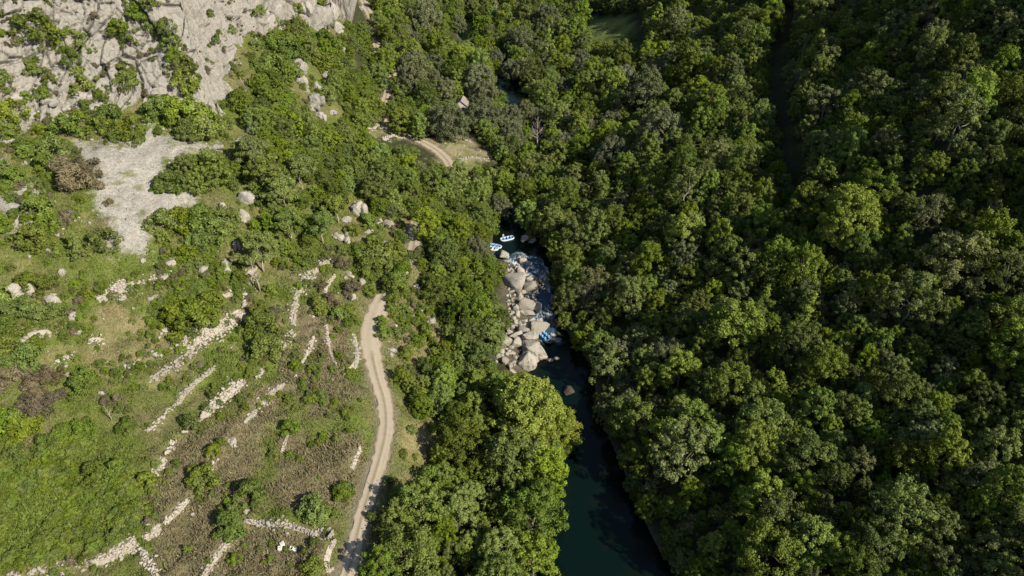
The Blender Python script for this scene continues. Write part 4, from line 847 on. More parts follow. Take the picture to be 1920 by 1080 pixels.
# the largest of each kind are trees of their own, the others the far woodland
GROUPS = {'slope': 'trees of the shaded slope across the river', 'valley': 'trees of the far valley floor', 'bank': 'trees between the dirt road and the river', 'leftwood': 'trees of the sunny wood below the cliff'}
LOOK = {'oak': 'dark olive green oak', 'hornbeam': 'light green hornbeam', 'ash': 'thin grey green ash', 'willow': 'soft grey willow', 'poplar': 'narrow upright poplar', 'conifer': 'pointed young conifer', 'plane': 'broad yellow green plane tree', 'pine': 'green pine', 'shrub': 'green shrub', 'darkshrub': 'dark evergreen shrub'}
WHERE = {'slope': 'on the shaded slope', 'valley': 'on the valley floor', 'bank': 'between road and river', 'leftwood': 'in the sunny wood'}
LMK = {'the deep pool': (1130, 900), 'the rapid': (1010, 560), 'the upper rafts': (940, 450), 'the white hut': (867, 200), 'the far pool': (960, 170), 'the far meadow': (1140, 45), 'the pale walled field': (840, 280), 'the bare pale tree': (1007, 270), 'the dry gully': (1470, 180), 'the bright plane tree': (1590, 430), 'the young conifer': (1520, 610), 'the big grey tree': (1800, 520), 'the road bend': (722, 770), 'the wheel tracks': (690, 960), 'the cliff corner': (440, 240), 'the scree': (240, 350), 'the pines': (520, 400), 'the far track': (722, 200), 'the hillock rocks': (680, 420), 'the white boxes': (540, 1028), 'the reed field': (600, 880), 'the reed thicket': (110, 920), 'the thick collapsed wall': (395, 622), 'the wide rubble bank': (215, 550), 'the long curved wall': (570, 540), 'the cliff foot': (150, 240), 'the dead trees by the rapid': (1085, 570), 'the utility pole': (716, 50), 'the high wooded slope': (1750, 100), 'the lower wooded slope': (1500, 950)}
LMW = {k: hit(*v, True)[0] for k, v in LMK.items()}
def near(x, y): return min(LMW, key=lambda k: (LMW[k].x - x) ** 2 + (LMW[k].y - y) ** 2)
def size_word(r, a, b): return 'small' if r < a else 'large' if r > b else 'middling'
order = sorted(range(len(trees)), key=lambda i: -(trees[i][5] + (1000 if i in NAMED else 0)))
used = {}; rest = []
for i in order:
    key, x, y, z, s, size, u, v = trees[i]
    vis = -20 < u < 1940 and -30 < v < 1110
    if i in NAMED: place(key, (x, y, z), s, rr.uniform(0, 6.28), NAMED[i], 'shrub' if 'shrub' in key else 'tree'); used[key] = used.get(key, 0) + 1
    elif vis and used.get(key, 0) < 298:
        zn = zone(u, v, x, y); used[key] = used.get(key, 0) + 1
        place(key, (x, y, z), s, rr.uniform(0, 6.28), size_word(KINDS[key]['R'] * s, 2.4, 3.8) + ' ' + LOOK[key] + ' ' + WHERE[zn] + ' near ' + near(x, y), 'tree', GROUPS[zn], rr.uniform(.85, 1.2))
    else: rest.append(i)
print('TREES', len(trees), used, 'rest', len(rest))
def instancer(name, items, protos, label, cat):
    """one object that scatters the prototype meshes: items are (x, y, z, scale, rotation, prototype index)"""
    a = np.array(items, float); col_ = bpy.data.collections.new(name + '_kinds')
    for i, o in enumerate(protos): o.name = '%s_%03d' % (name, i); col_.objects.link(o)
    ob = mesh_obj(name, a[:, :3], [], None, attrs={'sc': ('FLOAT', a[:, 3].astype(np.float32)), 'rz': ('FLOAT', a[:, 4].astype(np.float32)), 'pi': ('INT', a[:, 5].astype(np.int32))})
    ng = bpy.data.node_groups.new(name, 'GeometryNodeTree'); ng.interface.new_socket('Geometry', in_out='INPUT', socket_type='NodeSocketGeometry'); ng.interface.new_socket('Geometry', in_out='OUTPUT', socket_type='NodeSocketGeometry')
    N = lambda t: ng.nodes.new(t); gi, go = N('NodeGroupInput'), N('NodeGroupOutput'); ip = N('GeometryNodeInstanceOnPoints'); ci = N('GeometryNodeCollectionInfo')
    ci.inputs['Collection'].default_value = col_; ci.inputs['Separate Children'].default_value = True; ci.inputs['Reset Children'].default_value = True
    ip.inputs['Pick Instance'].default_value = True
    def na(nm, ty): q = N('GeometryNodeInputNamedAttribute'); q.data_type = ty; q.inputs[0].default_value = nm; return q.outputs[0]
    cx = N('ShaderNodeCombineXYZ'); lk = ng.links.new
    lk(gi.outputs[0], ip.inputs['Points']); lk(ci.outputs[0], ip.inputs['Instance']); lk(na('pi', 'INT'), ip.inputs['Instance Index']); lk(na('rz', 'FLOAT'), cx.inputs[2])
    e2r = N('FunctionNodeEulerToRotation'); lk(cx.outputs[0], e2r.inputs[0]); lk(e2r.outputs[0], ip.inputs['Rotation']); lk(na('sc', 'FLOAT'), ip.inputs['Scale']); lk(ip.outputs[0], go.inputs[0])
    md = ob.modifiers.new('scatter', 'NODES'); md.node_group = ng
    stuff(ob); ob['label'] = label; ob['category'] = cat; return ob
protos = []; pidx = {}
for key in KINDS:
    for i, vsx in enumerate(KINDS[key]['vs'][:3]): pidx[(key, i)] = len(protos); protos.append(vsx[2])
items = [(trees[i][1], trees[i][2], trees[i][3], trees[i][4], rr.uniform(0, 6.28), pidx[(trees[i][0], rr.randrange(min(3, len(KINDS[trees[i][0]]['vs']))))]) for i in rest]
instancer('woodland', items, protos, 'continuous woodland canopy filling the slope and the far valley', 'woodland')

# ------------------------------------------------------------------ shrubs of the cliff and the terraces (crown centre in photo pixels, radius in pixels)
SHR = [(60, 48, 34, 'd', 'cliff'), (95, 60, 22, 'd', 'cliff'), (140, 72, 22, 'd', 'cliff'), (130, 105, 18, 'd', 'cliff'), (165, 90, 12, 'd', 'cliff'), (262, 20, 20, 's', 'cliff'), (268, 45, 18, 's', 'cliff'), (280, 5, 16, 's', 'cliff'), (222, 50, 18, 's', 'cliff'), (235, 70, 14, 'd', 'cliff'), (312, 52, 16, 's', 'cliff'), (318, 75, 16, 'd', 'cliff'), (295, 65, 9, 'd', 'cliff'), (328, 105, 16, 'd', 'cliff'), (345, 125, 24, 's', 'cliff'), (348, 155, 24, 's', 'cliff'), (352, 172, 16, 's', 'cliff'),
       (232, 128, 18, 'd', 'cliff'), (240, 150, 20, 's', 'cliff'), (155, 150, 26, 's', 'cliff'), (62, 130, 18, 's', 'cliff'), (58, 118, 10, 'd', 'cliff'), (5, 145, 18, 'd', 'cliff'), (95, 145, 12, 'd', 'cliff'), (110, 80, 10, 'd', 'cliff'), (393, 26, 10, 'd', 'cliff'), (433, 56, 9, 'd', 'cliff'), (408, 75, 9, 'd', 'cliff'), (435, 125, 9, 'd', 'cliff'), (388, 132, 9, 't', 'cliff'), (178, 30, 10, 't', 'cliff'), (30, 75, 10, 't', 'cliff'), (385, 200, 12, 't', 'cliff'), (432, 32, 6, 't', 'cliff'), (70, 20, 10, 'd', 'cliff'), (410, 60, 6, 'd', 'cliff'), (455, 20, 6, 't', 'cliff'),
       (48, 180, 14, 'd', 'foot'), (85, 178, 13, 'd', 'foot'), (300, 208, 24, 's', 'foot'), (330, 215, 26, 's', 'foot'), (365, 225, 34, 's', 'foot'), (385, 240, 26, 's', 'foot'), (355, 245, 22, 's', 'foot'), (215, 225, 24, 's', 'foot'), (240, 240, 24, 's', 'foot'), (255, 258, 16, 's', 'foot'), (195, 235, 18, 'd', 'foot'), (212, 258, 13, 's', 'foot'), (130, 245, 25, 's', 'foot'), (150, 222, 15, 's', 'foot'), (25, 210, 22, 's', 'foot'), (20, 250, 18, 's', 'foot'), (80, 245, 13, 's', 'foot'), (50, 285, 16, 's', 'foot'), (105, 285, 22, 's', 'foot'), (85, 310, 18, 's', 'foot'), (22, 330, 20, 's', 'foot'), (10, 305, 9, 's', 'foot'), (140, 335, 34, 't', 'scree'), (120, 310, 22, 't', 'scree'), (165, 315, 22, 't', 'scree'), (5, 165, 14, 'd', 'foot'), (310, 190, 16, 'd', 'foot'), (190, 180, 12, 'd', 'foot'), (167, 244, 9, 's', 'foot'),
       (320, 345, 22, 's', 'scree'), (300, 350, 14, 's', 'scree'), (365, 340, 24, 'd', 'scree'), (75, 395, 24, 's', 'scree'), (90, 415, 16, 's', 'scree'), (130, 405, 14, 't', 'scree'), (195, 446, 25, 'd', 'scree'), (65, 445, 28, 's', 'scree'), (310, 412, 26, 's', 'scree'), (345, 410, 26, 's', 'scree'), (380, 415, 26, 's', 'scree'), (400, 430, 28, 'd', 'scree'), (420, 410, 22, 's', 'scree'), (375, 450, 18, 's', 'scree'), (435, 430, 14, 's', 'scree'), (310, 445, 14, 's', 'scree'), (350, 475, 18, 's', 'scree'), (205, 378, 8, 't', 'scree'), (10, 420, 18, 'd', 'scree'), (25, 400, 10, 'd', 'scree'), (60, 528, 22, 's', 'terrace'), (85, 530, 20, 'd', 'terrace'),
       (5, 560, 24, 's', 'terrace'), (15, 580, 22, 's', 'terrace'), (50, 575, 22, 's', 'terrace'), (75, 590, 18, 's', 'terrace'), (105, 580, 18, 's', 'terrace'), (20, 610, 24, 's', 'terrace'), (30, 640, 28, 'd', 'terrace'), (55, 670, 26, 'd', 'terrace'), (20, 680, 24, 'd', 'terrace'), (70, 640, 14, 's', 'terrace'), (30, 700, 24, 't', 'terrace'), (65, 715, 20, 't', 'terrace'), (90, 700, 20, 't', 'terrace'), (160, 705, 18, 'd', 'terrace'), (175, 715, 18, 's', 'terrace'), (150, 725, 18, 's', 'terrace'), (65, 755, 26, 't', 'terrace'), (10, 790, 30, 's', 'terrace'), (45, 800, 26, 's', 'terrace'), (155, 800, 18, 'd', 'terrace'), (200, 750, 12, 't', 'terrace'), (220, 745, 10, 't', 'terrace'), (240, 795, 16, 'd', 'terrace'), (105, 740, 16, 't', 'terrace'), (85, 830, 16, 's', 'terrace'), (30, 850, 18, 's', 'terrace'),
       (490, 605, 28, 's', 'terrace'), (500, 650, 22, 's', 'terrace'), (478, 585, 14, 'd', 'terrace'), (515, 585, 12, 't', 'terrace'), (360, 790, 18, 'd', 'terrace'), (385, 885, 26, 's', 'terrace'), (375, 905, 16, 's', 'terrace'), (275, 900, 15, 's', 'terrace'), (430, 978, 28, 's', 'terrace'), (440, 958, 16, 's', 'terrace'), (470, 922, 22, 's', 'terrace'), (515, 848, 12, 's', 'terrace'), (545, 800, 17, 's', 'terrace'), (590, 955, 26, 's', 'terrace'), (610, 965, 18, 's', 'terrace'), (640, 920, 18, 's', 'terrace'), (650, 915, 12, 's', 'terrace'), (590, 1065, 22, 's', 'terrace'), (370, 590, 34, 's', 'terrace'), (335, 600, 26, 's', 'terrace'), (395, 565, 22, 's', 'terrace'), (365, 615, 14, 's', 'terrace'), (180, 885, 24, 's', 'terrace'), (225, 880, 20, 's', 'terrace'), (400, 845, 12, 's', 'terrace'), (415, 830, 10, 's', 'terrace'), (655, 700, 10, 's', 'terrace'), (555, 685, 10, 's', 'terrace'), (600, 575, 18, 's', 'terrace'), (620, 560, 14, 't', 'terrace'), (635, 590, 14, 's', 'terrace'), (650, 580, 12, 'd', 'terrace'), (570, 480, 16, 's', 'terrace'), (575, 495, 12, 'd', 'terrace'), (510, 545, 12, 's', 'terrace'), (290, 970, 8, 's', 'terrace'), (430, 500, 10, 's', 'terrace'), (450, 520, 14, 's', 'terrace'),
       (725, 535, 14, 'd', 'road'), (745, 540, 18, 's', 'road'), (740, 560, 14, 's', 'road'), (715, 600, 10, 's', 'road'), (720, 620, 14, 's', 'road'), (745, 625, 12, 's', 'road'), (765, 660, 18, 's', 'road'), (780, 640, 12, 's', 'road'), (755, 580, 12, 's', 'road'), (690, 500, 22, 's', 'road'), (710, 480, 22, 's', 'road'), (740, 470, 22, 's', 'road'), (750, 445, 14, 'd', 'road'), (735, 495, 18, 'd', 'road'), (700, 455, 16, 's', 'road'), (690, 415, 14, 's', 'road'), (660, 430, 12, 's', 'road'), (710, 390, 18, 's', 'road'), (745, 395, 18, 's', 'road'), (670, 470, 12, 's', 'road'), (640, 490, 14, 't', 'road'), (660, 540, 16, 't', 'road'), (690, 545, 14, 's', 'road'), (665, 600, 9, 's', 'road'), (770, 805, 9, 'd', 'road'), (756, 850, 9, 's', 'road'), (780, 855, 6, 's', 'road'), (730, 900, 10, 'd', 'road'), (700, 965, 12, 'd', 'road'), (810, 640, 10, 's', 'road'), (800, 620, 12, 's', 'road'),
       (742, 524, 18, 's', 'road'), (754, 508, 15, 's', 'road'), (768, 482, 11, 'd', 'road'), (762, 498, 10, 's', 'road'), (785, 475, 12, 'd', 'road'), (450, 140, 9, 'd', 'slope'), (462, 185, 14, 's', 'slope'), (478, 85, 12, 's', 'slope'), (488, 20, 10, 's', 'slope'),
       (510, 85, 18, 's', 'slope'), (560, 70, 22, 's', 'slope'), (540, 100, 24, 's', 'slope'), (610, 80, 22, 's', 'slope'), (515, 130, 22, 's', 'slope'), (545, 140, 20, 's', 'slope'), (490, 160, 22, 's', 'slope'), (500, 190, 26, 'd', 'slope'), (525, 205, 24, 'd', 'slope'), (540, 235, 26, 's', 'slope'), (500, 235, 22, 's', 'slope'), (475, 215, 18, 'd', 'slope'), (610, 120, 22, 's', 'slope'), (615, 180, 16, 's', 'slope'), (575, 240, 22, 's', 'slope'), (520, 40, 10, 's', 'slope'), (560, 15, 10, 's', 'slope'), (625, 30, 9, 's', 'slope'), (480, 120, 12, 's', 'slope'), (600, 5, 10, 's', 'slope')]
SW = {'cliff': 'rooted in the cliff face', 'foot': 'under the cliff', 'scree': 'beside the scree', 'terrace': 'on the old terraces', 'road': 'in rough ground by the road', 'slope': 'on steep ground beyond the cliff'}
SL = {'s': ('shrub', 'leafy green shrub'), 'd': ('darkshrub', 'dark evergreen shrub'), 't': ('twiggy', 'dry brown twiggy bush')}
for u, v, rpx, t, zn in SHR:
    key, look = SL[t]; p, nn = hit(u, v + rpx * .45); k = px_size(p); s = rpx * k / KINDS[key]['R'] * (1.08 if zn != 'cliff' else 1.0)
    e = place(key, (p.x, p.y, p.z - .15 * s), s, random.uniform(0, 6.28), size_word(rpx * k, 1.4, 2.8) + ' ' + look + ' ' + SW[zn] + ' near ' + near(p.x, p.y), 'bush' if t == 't' else 'shrub', 'shrubs ' + SW[zn], random.uniform(.8, 1.15))
# small scrub that nobody could count: tufts in cliff cracks, saplings on rough ground
it = []; pr = []; pi = {}
for key in ('shrub', 'darkshrub', 'twiggy'):
    for i, vsx in enumerate(KINDS[key]['vs'][:3]): o = vsx[2].copy(); pi.setdefault(key, []).append(len(pr)); pr.append(o)
def scrub(poly_, n, smin, smax, wts):
    us = [p[0] for p in poly_]; vs = [p[1] for p in poly_]; U = CR_.uniform(min(us), max(us), n * 2); V_ = CR_.uniform(min(vs), max(vs), n * 2); ok = inpoly(U, V_, poly_)
    for u, v in zip(U[ok][:n], V_[ok][:n]):
        p, nn = hit(u, v); key = random.choices(('shrub', 'darkshrub', 'twiggy'), wts)[0]
        q = float(vnoise(np.array([p.x / 6]), np.array([p.y / 6 + p.z / 5]), seed=14)[0])
        if q < -0.1 or droad_at(p) < 2.6 or any(inpoly(np.array([u]), np.array([v]), CLEAR[c])[0] for c in (2, 3, 6, 7, 8)): continue
        it.append((p.x, p.y, p.z - .08, random.uniform(smin, smax) * (1 + q * .6), random.uniform(0, 6.28), random.choice(pi[key])))
rdxy = [(p[0], p[1]) for p in roadp[::2]]
def droad_at(p): return float(seg_dist(np.array([p.x]), np.array([p.y]), rdxy)[0][0])
scrub([(0, 0), (400, 0), (400, 180), (240, 200), (0, 280)], 260, .12, .42, (3, 4, 3))
scrub([(400, 0), (480, 0), (470, 150), (430, 220)], 60, .10, .28, (1, 2, 4))
scrub([(0, 200), (460, 190), (470, 260), (140, 262), (170, 350), (120, 480), (0, 480)], 320, .2, .6, (5, 3, 2))
scrub([(470, 60), (650, 60), (690, 300), (560, 280), (450, 260), (450, 170)], 330, .22, .6, (5, 4, 1))
scrub([(290, 400), (470, 370), (520, 480), (600, 470), (700, 380), (770, 420), (770, 500), (700, 540), (560, 540), (300, 540)], 420, .2, .65, (6, 3, 2))
scrub([(0, 480), (300, 520), (560, 560), (680, 580), (690, 720), (560, 800), (300, 780), (0, 780)], 620, .14, .45, (7, 2, 1.5))
scrub([(0, 780), (300, 780), (690, 720), (680, 900), (600, 1080), (0, 1080)], 260, .14, .40, (7, 1, 1))
scrub([(720, 540), (800, 540), (850, 600), (840, 680), (740, 700)], 200, .2, .5, (6, 2, 2))
scrub([(0, 800), (90, 780), (250, 880), (270, 960), (220, 1020), (0, 1070)], 900, .22, .52, (8, 1, 0))
scrub([(290, 560), (400, 520), (415, 590), (350, 630), (280, 610)], 160, .22, .5, (8, 1, 0))
scrub([(680, 0), (790, 0), (780, 120), (930, 300), (690, 290)], 420, .35, .9, (6, 3, 1))
scrub([(1090, 15), (1200, 15), (1200, 100), (1100, 100)], 60, .3, .6, (6, 3, 1))
instancer('scrub', it, pr, 'low mixed scrub growing in cliff cracks and over the rough terraces', 'scrub')

# ------------------------------------------------------------------ grass and reeds: real blades, coloured like the ground they grow from
NG = 300000
gxx = CR_.uniform(-125, 12, NG); gyy = CR_.uniform(48, 215, NG)
ix = np.clip(np.searchsorted(gx, gxx), 0, nx_ - 1); iy = np.clip(np.searchsorted(gy, gyy), 0, ny_ - 1); vi = iy * nx_ + ix
cu, cvx, _ = proj(gxx, gyy, Z.ravel()[vi]); clump = fbm(gxx / 2.2, gyy / 2.2, oct=3, seed=15)
keep = (tall[vi] > 0.08) & (CR_.random(NG) < np.clip(tall[vi] * 1.1 + clump * .5, 0, 1)) & (cu > -80) & (cvx < 1150) & (droad_v[vi] > 1.7 + .5 * CR_.random(NG))
gxx, gyy, vi, clump = gxx[keep], gyy[keep], vi[keep], clump[keep]; n = len(gxx); gz = grid_z(gxx, gyy)
hgt = (0.16 + 0.50 * tall[vi] ** 2) * CR_.uniform(.5, 1.4, n) * (1 + .5 * clump); gv = np.zeros((n, 4, 3)); az = CR_.uniform(0, 6.28, n); wd = CR_.uniform(.05, .11, n) * (1 + .5 * tall[vi])
lx = CR_.normal(0, .45, n) * hgt; ly = CR_.normal(0, .45, n) * hgt
gv[:, 0] = np.c_[gxx - np.cos(az) * wd, gyy - np.sin(az) * wd, gz - .05]; gv[:, 1] = np.c_[gxx + np.cos(az) * wd, gyy + np.sin(az) * wd, gz - .05]
gv[:, 2] = np.c_[gxx + np.cos(az) * wd * .7 + lx, gyy + np.sin(az) * wd * .7 + ly, gz + hgt * .8]; gv[:, 3] = np.c_[gxx - np.cos(az) * wd * .5 + lx * 1.2, gyy - np.sin(az) * wd * .5 + ly * 1.2, gz + hgt]
gcol = col[vi] * CR_.uniform(.8, 1.35, n)[:, None] * np.where(CR_.random(n) < .25, 1.25, 1.0)[:, None]
yel = (CR_.random(n) < .22)[:, None]; gcol = np.where(yel, gcol * np.array([1.18, 1.1, 1.05]), gcol)
m = NT('grass_blades'); ca = m.attr('cover').outputs['Color']; p_ = m.principled(ca, .7, .2); t_ = m.n('BsdfTranslucent'); m.l(ca, t_.inputs[0]); mx = m.n('MixShader'); mx.inputs[0].default_value = .3; m.l(p_, mx.inputs[1]); m.l(t_.outputs[0], mx.inputs[2]); M['grass'] = m.done(mx.outputs[0])
go = stuff(mesh_obj('grass', gv.reshape(-1, 3), np.arange(n * 4).reshape(n, 4), M['grass'], attrs={'cover': ('FLOAT_COLOR', np.repeat(np.c_[np.clip(gcol, 0, 1), np.ones(n)], 4, 0))}))
go['label'] = 'rough green and dry brown grass and reeds covering the old terraces'; go['category'] = 'grass'

# ------------------------------------------------------------------ bare trees
def bare_tree(u, v, h, label, seed, spread=.35, n=26, lean=0.0):
    """trunk foot at photo pixel u, v"""
    p, _ = hit(u, v, True); r = random.Random(seed); e = tag(empty('bare_tree', p, 0), label, 'tree'); t = MB(); b = MB(); r0 = h * .022
    pts = [Vector((lean * h * k + r.gauss(0, .012) * h, r.gauss(0, .012) * h, h * k - (.4 if k == 0 else 0))) for k in (0, .2, .4, .6, .8, 1)]
    t.tube(pts, [r0, r0 * .85, r0 * .7, r0 * .5, r0 * .3, r0 * .08], 6)
    for i in range(n):
        k = .22 + .72 * i / n; j = min(4, int(k * 5)); s = pts[j].lerp(pts[j + 1], k * 5 - j); az = i * 2.4 + r.gauss(0, .3); L_ = h * spread * (1.15 - k) * r.uniform(.7, 1.2)
        d = Vector((math.cos(az), math.sin(az), r.uniform(.6, 1.3))).normalized(); q = [s, s + d * L_ * .5 + Vector((0, 0, -.03 * h * r.random())), s + d * L_ + Vector((0, 0, .08 * L_))]
        rb = r0 * .42 * (1.1 - k); b.tube(q, [rb, rb * .7, rb * .25], 5)
        for c in range(5):
            s2 = q[0].lerp(q[2], r.uniform(.3, .95)); d2 = (d + Vector((r.gauss(0, .6), r.gauss(0, .6), r.gauss(.1, .4)))).normalized(); l2 = L_ * r.uniform(.2, .45)
            b.tube([s2, s2 + d2 * l2 * .6, s2 + d2 * l2 + Vector((0, 0, .1 * l2))], [rb * .5, rb * .35, rb * .12], 4)
    t.build('trunk', M['palebark'], e, True); b.build('branches', M['palebark'], e); return e
bare_tree(1007, 278, 13, 'bare pale tree with spreading twigs among the grey willows', 1)
bare_tree(1108, 262, 9, 'smaller bare brown tree standing near the pale bare one', 2, .42)
bare_tree(930, 42, 13, 'bare white trunked tree beyond the far pool', 3, .3, 14)
bare_tree(1034, 78, 12, 'slim pale trunked tree beside the far meadow', 4, .28, 14)
bare_tree(805, 105, 8, 'leaning dead trunk between the far track and the pool', 5, .08, 5, -.14)
bare_tree(1085, 580, 9, 'dead branching tree reaching over the rapid from the shaded bank', 6, .6, 22, .28)
bare_tree(1070, 580, 7, 'twisted grey dead tree beside the rapid', 7, .7, 18, -.2)
bare_tree(487, 548, 10, 'tall thin dead pine trunk on the terrace edge', 8, .22, 22)
bare_tree(210, 790, 5, 'thin leafless sapling on the scrubby terrace', 9, .3, 12)
bare_tree(60, 805, 5, 'fallen looking grey dead bush tree in the reed thicket', 10, .6, 12, -.5)
bare_tree(825, 530, 6, 'small leafless tree in the roadside wood', 11, .5, 14)
bare_tree(1890, 330, 6, 'leafless grey tree high on the shaded slope', 12, .5, 14)

# ------------------------------------------------------------------ pole, hut, boxes, stone ring around a painted shadow
M['wood'] = plain('weathered_wood', (0.30, 0.255, 0.2), .85, .1, .25, 5)
p, _ = hit(717, 50, True); e = tag(empty('utility_pole', p), 'pale wooden utility pole standing by the far track', 'pole'); 
b = MB(); b.tube([(0, 0, -.5), (0, 0, 3), (0, 0, 7.4)], [.17, .15, .11], 8); b.build('post', M['wood'], e, True); b = MB(); b.box((0, 0, 6.9), (1.3, .12, .12), .4); b.build('crossarm', M['wood'], e)
for sx in (-.5, .5):
    b = MB(); b.tube([(sx * math.cos(.4), sx * math.sin(.4), 6.96), (sx * math.cos(.4), sx * math.sin(.4), 7.16)], [.05, .04], 6); b.build('insulator', M['palebark'], e)
M['plaster'] = plain('lime_plaster', (0.46, 0.44, 0.41), .9, .1, .12, 2); M['slate'] = plain('stone_roof', (0.20, 0.18, 0.16), .85, .2, .3, 2.5); M['darktimber_shade'] = plain('dark_timber_and_shade', (0.05, 0.04, 0.035), .8, .2, .2, 4)  # dark timber, also the shadow tone of the stone ring's floor
p, _ = hit(867, 205, True); hut = tag(empty('stone_hut', p, -.12), 'small white gabled hut half hidden by trees on the valley floor', 'hut')
w, d, hh, rf = 4.4, 5.0, 2.8, 1.8
b = MB(); b.add([(-w / 2, -d / 2, -.6), (w / 2, -d / 2, -.6), (w / 2, -d / 2, hh), (0, -d / 2, hh + rf), (-w / 2, -d / 2, hh), (-w / 2, d / 2, -.6), (w / 2, d / 2, -.6), (w / 2, d / 2, hh), (0, d / 2, hh + rf), (-w / 2, d / 2, hh)],
                  [(0, 1, 2, 3, 4), (9, 8, 7, 6, 5), (1, 6, 7, 2), (5, 0, 4, 9)]); b.build('wall', M['plaster'], hut)
b = MB()
for sx in (-1, 1):
    o_, i_ = (sx * (w / 2 + .35), hh - .25), (0, hh + rf + .04); t_ = .14
    q = [(o_[0], -d / 2 - .3, o_[1]), (i_[0], -d / 2 - .3, i_[1]), (i_[0], d / 2 + .3, i_[1]), (o_[0], d / 2 + .3, o_[1])]; q += [(x, y, z + t_) for x, y, z in q]
    b.add(q, [(0, 1, 2, 3), (7, 6, 5, 4), (0, 4, 5, 1), (1, 5, 6, 2), (2, 6, 7, 3), (3, 7, 4, 0)])
b.build('roof', M['slate'], hut)
b = MB(); b.box((.9, -d / 2 - .02, .95), (.95, .1, 1.95)); b.build('door', M['darktimber_shade'], hut); b = MB(); b.box((-1.0, -d / 2 - .02, 1.7), (.7, .1, .8)); wn = b.build('window', M['darktimber_shade'], hut)
b = MB(); b.box((-1.0, -d / 2 - .09, 1.24), (.9, .12, .08)); b.build('sill', M['plaster'], wn)
M['white'] = plain('white_paint', (0.5, 0.49, 0.46), .6, .3, .06, 3)
def storage_box(u, v, lab, lid=True, rz=.2):
    p, _ = hit(u, v, True); e = tag(empty('wooden_box', p, rz, .72), lab, 'box'); b = MB()
    for x, y, dx, dy in ((0, -.42, .9, .06), (0, .42, .9, .06), (-.42, 0, .06, .78), (.42, 0, .06, .78)): b.box((x, y, .35), (dx, dy, .7))
    b.build('side_panels', M['white'], e); b = MB(); b.box((0, 0, .03), (.78, .78, .06)); b.build('base', M['darktimber_shade'], e)
    b = MB()
    if lid: b.box((0, 0, .74), (1.02, 1.02, .09))
    else: b.box((.75, .1, .08), (1.0, .9, .08), .4)
    l_ = b.build('lid', M['white'], e)
    if lid: b = MB(); b.box((0, .05, .80), (.42, .12, .05)); b.build('handle', M['darktimber_shade'], l_)
storage_box(526, 1030, 'white wooden box with a closed lid in the dry field'); storage_box(530, 1022, 'white wooden box behind the closed one, turned askew', True, .6); storage_box(547, 1030, 'open white wooden box with its lid fallen off in the dry field', False, -.3)
# invented stone ring, its dark floor standing in for a shadow; fallen beam
p, _ = hit(605, 1004, True); stone_ring = tag(empty('added_stone_ring', (p.x, p.y, p.z), .25), 'added oval stone ring with a shadow coloured floor by the road', 'stone_ring')
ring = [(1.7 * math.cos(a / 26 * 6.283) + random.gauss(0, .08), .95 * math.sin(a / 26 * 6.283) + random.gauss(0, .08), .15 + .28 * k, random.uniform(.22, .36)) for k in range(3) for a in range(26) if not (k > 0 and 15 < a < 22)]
v, f = stones_mesh(ring, 5); stuff(mesh_obj('stonework', v, f, M['wall'], stone_ring))
b = MB(); b.box((0, 0, .06), (2.9, 1.5, .12)); b.build('painted_shadow', M['darktimber_shade'], stone_ring)  # flat dark floor holding a shadow as colour
b = MB(); b.tube([(-2.6, .5, .5), (.6, -1.3, .25)], [.12, .10], 7); tag(b.build('fallen_beam', M['wood']), 'pale fallen timber beam leaning on the added stone ring', 'beam').location = p

# ------------------------------------------------------------------ rafts and people
M['raftwhite'] = plain('raft_white', (0.36, 0.40, 0.44), .45, .4, .05); M['raftblue'] = plain('raft_blue', (0.06, 0.24, 0.52), .45, .4, .1); M['raftdark'] = plain('raft_grey', (0.05, 0.055, 0.06), .45, .4, .1); M['raftyellow'] = plain('raft_yellow', (0.36, 0.3, 0.08), .45, .4, .08)
def raft(u, v, rz, label, hull, inner, L_=4.4, dz=0.0, level=None):
    x, y = unproj(u, v, 0.5 + (WL(200) if level is None else level)); z = max(WL(y), -9) if level is None else level
    x, y = unproj(u, v, z + .3); e = tag(empty('inflatable_raft', (x, y, z + dz), rz), label, 'raft', 'river rafts')
    hw, r = .85, .27; path = []
    for i in range(28):
        a = 2 * math.pi * i / 28; ca, sa = math.cos(a), math.sin(a)
        X_ = math.copysign(abs(ca) ** .65, ca) * (L_ / 2 - r); Y_ = math.copysign(abs(sa) ** .65, sa) * (hw - .0); path.append(Vector((X_, Y_, .24 + .34 * max(0, abs(X_) / (L_ / 2) - .55) ** 1.3 * 1.6)))
    b = MB(); n8 = 8; vv = []; ff = []
    for i, q in enumerate(path):
        t = (path[(i + 1) % 28] - path[i - 1]).normalized(); a = t.cross(Vector((0, 0, 1))).normalized(); c = a.cross(t)
        vv += [q + (a * math.cos(2 * math.pi * k / n8) + c * math.sin(2 * math.pi * k / n8)) * r for k in range(n8)]
    for i in range(28):
        for k in range(n8): ff.append((i * n8 + k, ((i + 1) % 28) * n8 + k, ((i + 1) % 28) * n8 + (k + 1) % n8, i * n8 + (k + 1) % n8))
    b.add(vv, ff); b.build('tube', hull, e, True)
    b = MB(); b.add([(q.x * .96, q.y * .96, .12) for q in path], [tuple(range(28))]); b.build('floor', inner, e)
    for X_ in (-1.1, 0, 1.1): b = MB(); b.tube([(X_, -hw, .36), (X_, 0, .38), (X_, hw, .36)], .19, 8); b.build('thwart', inner, e, True)
    return e
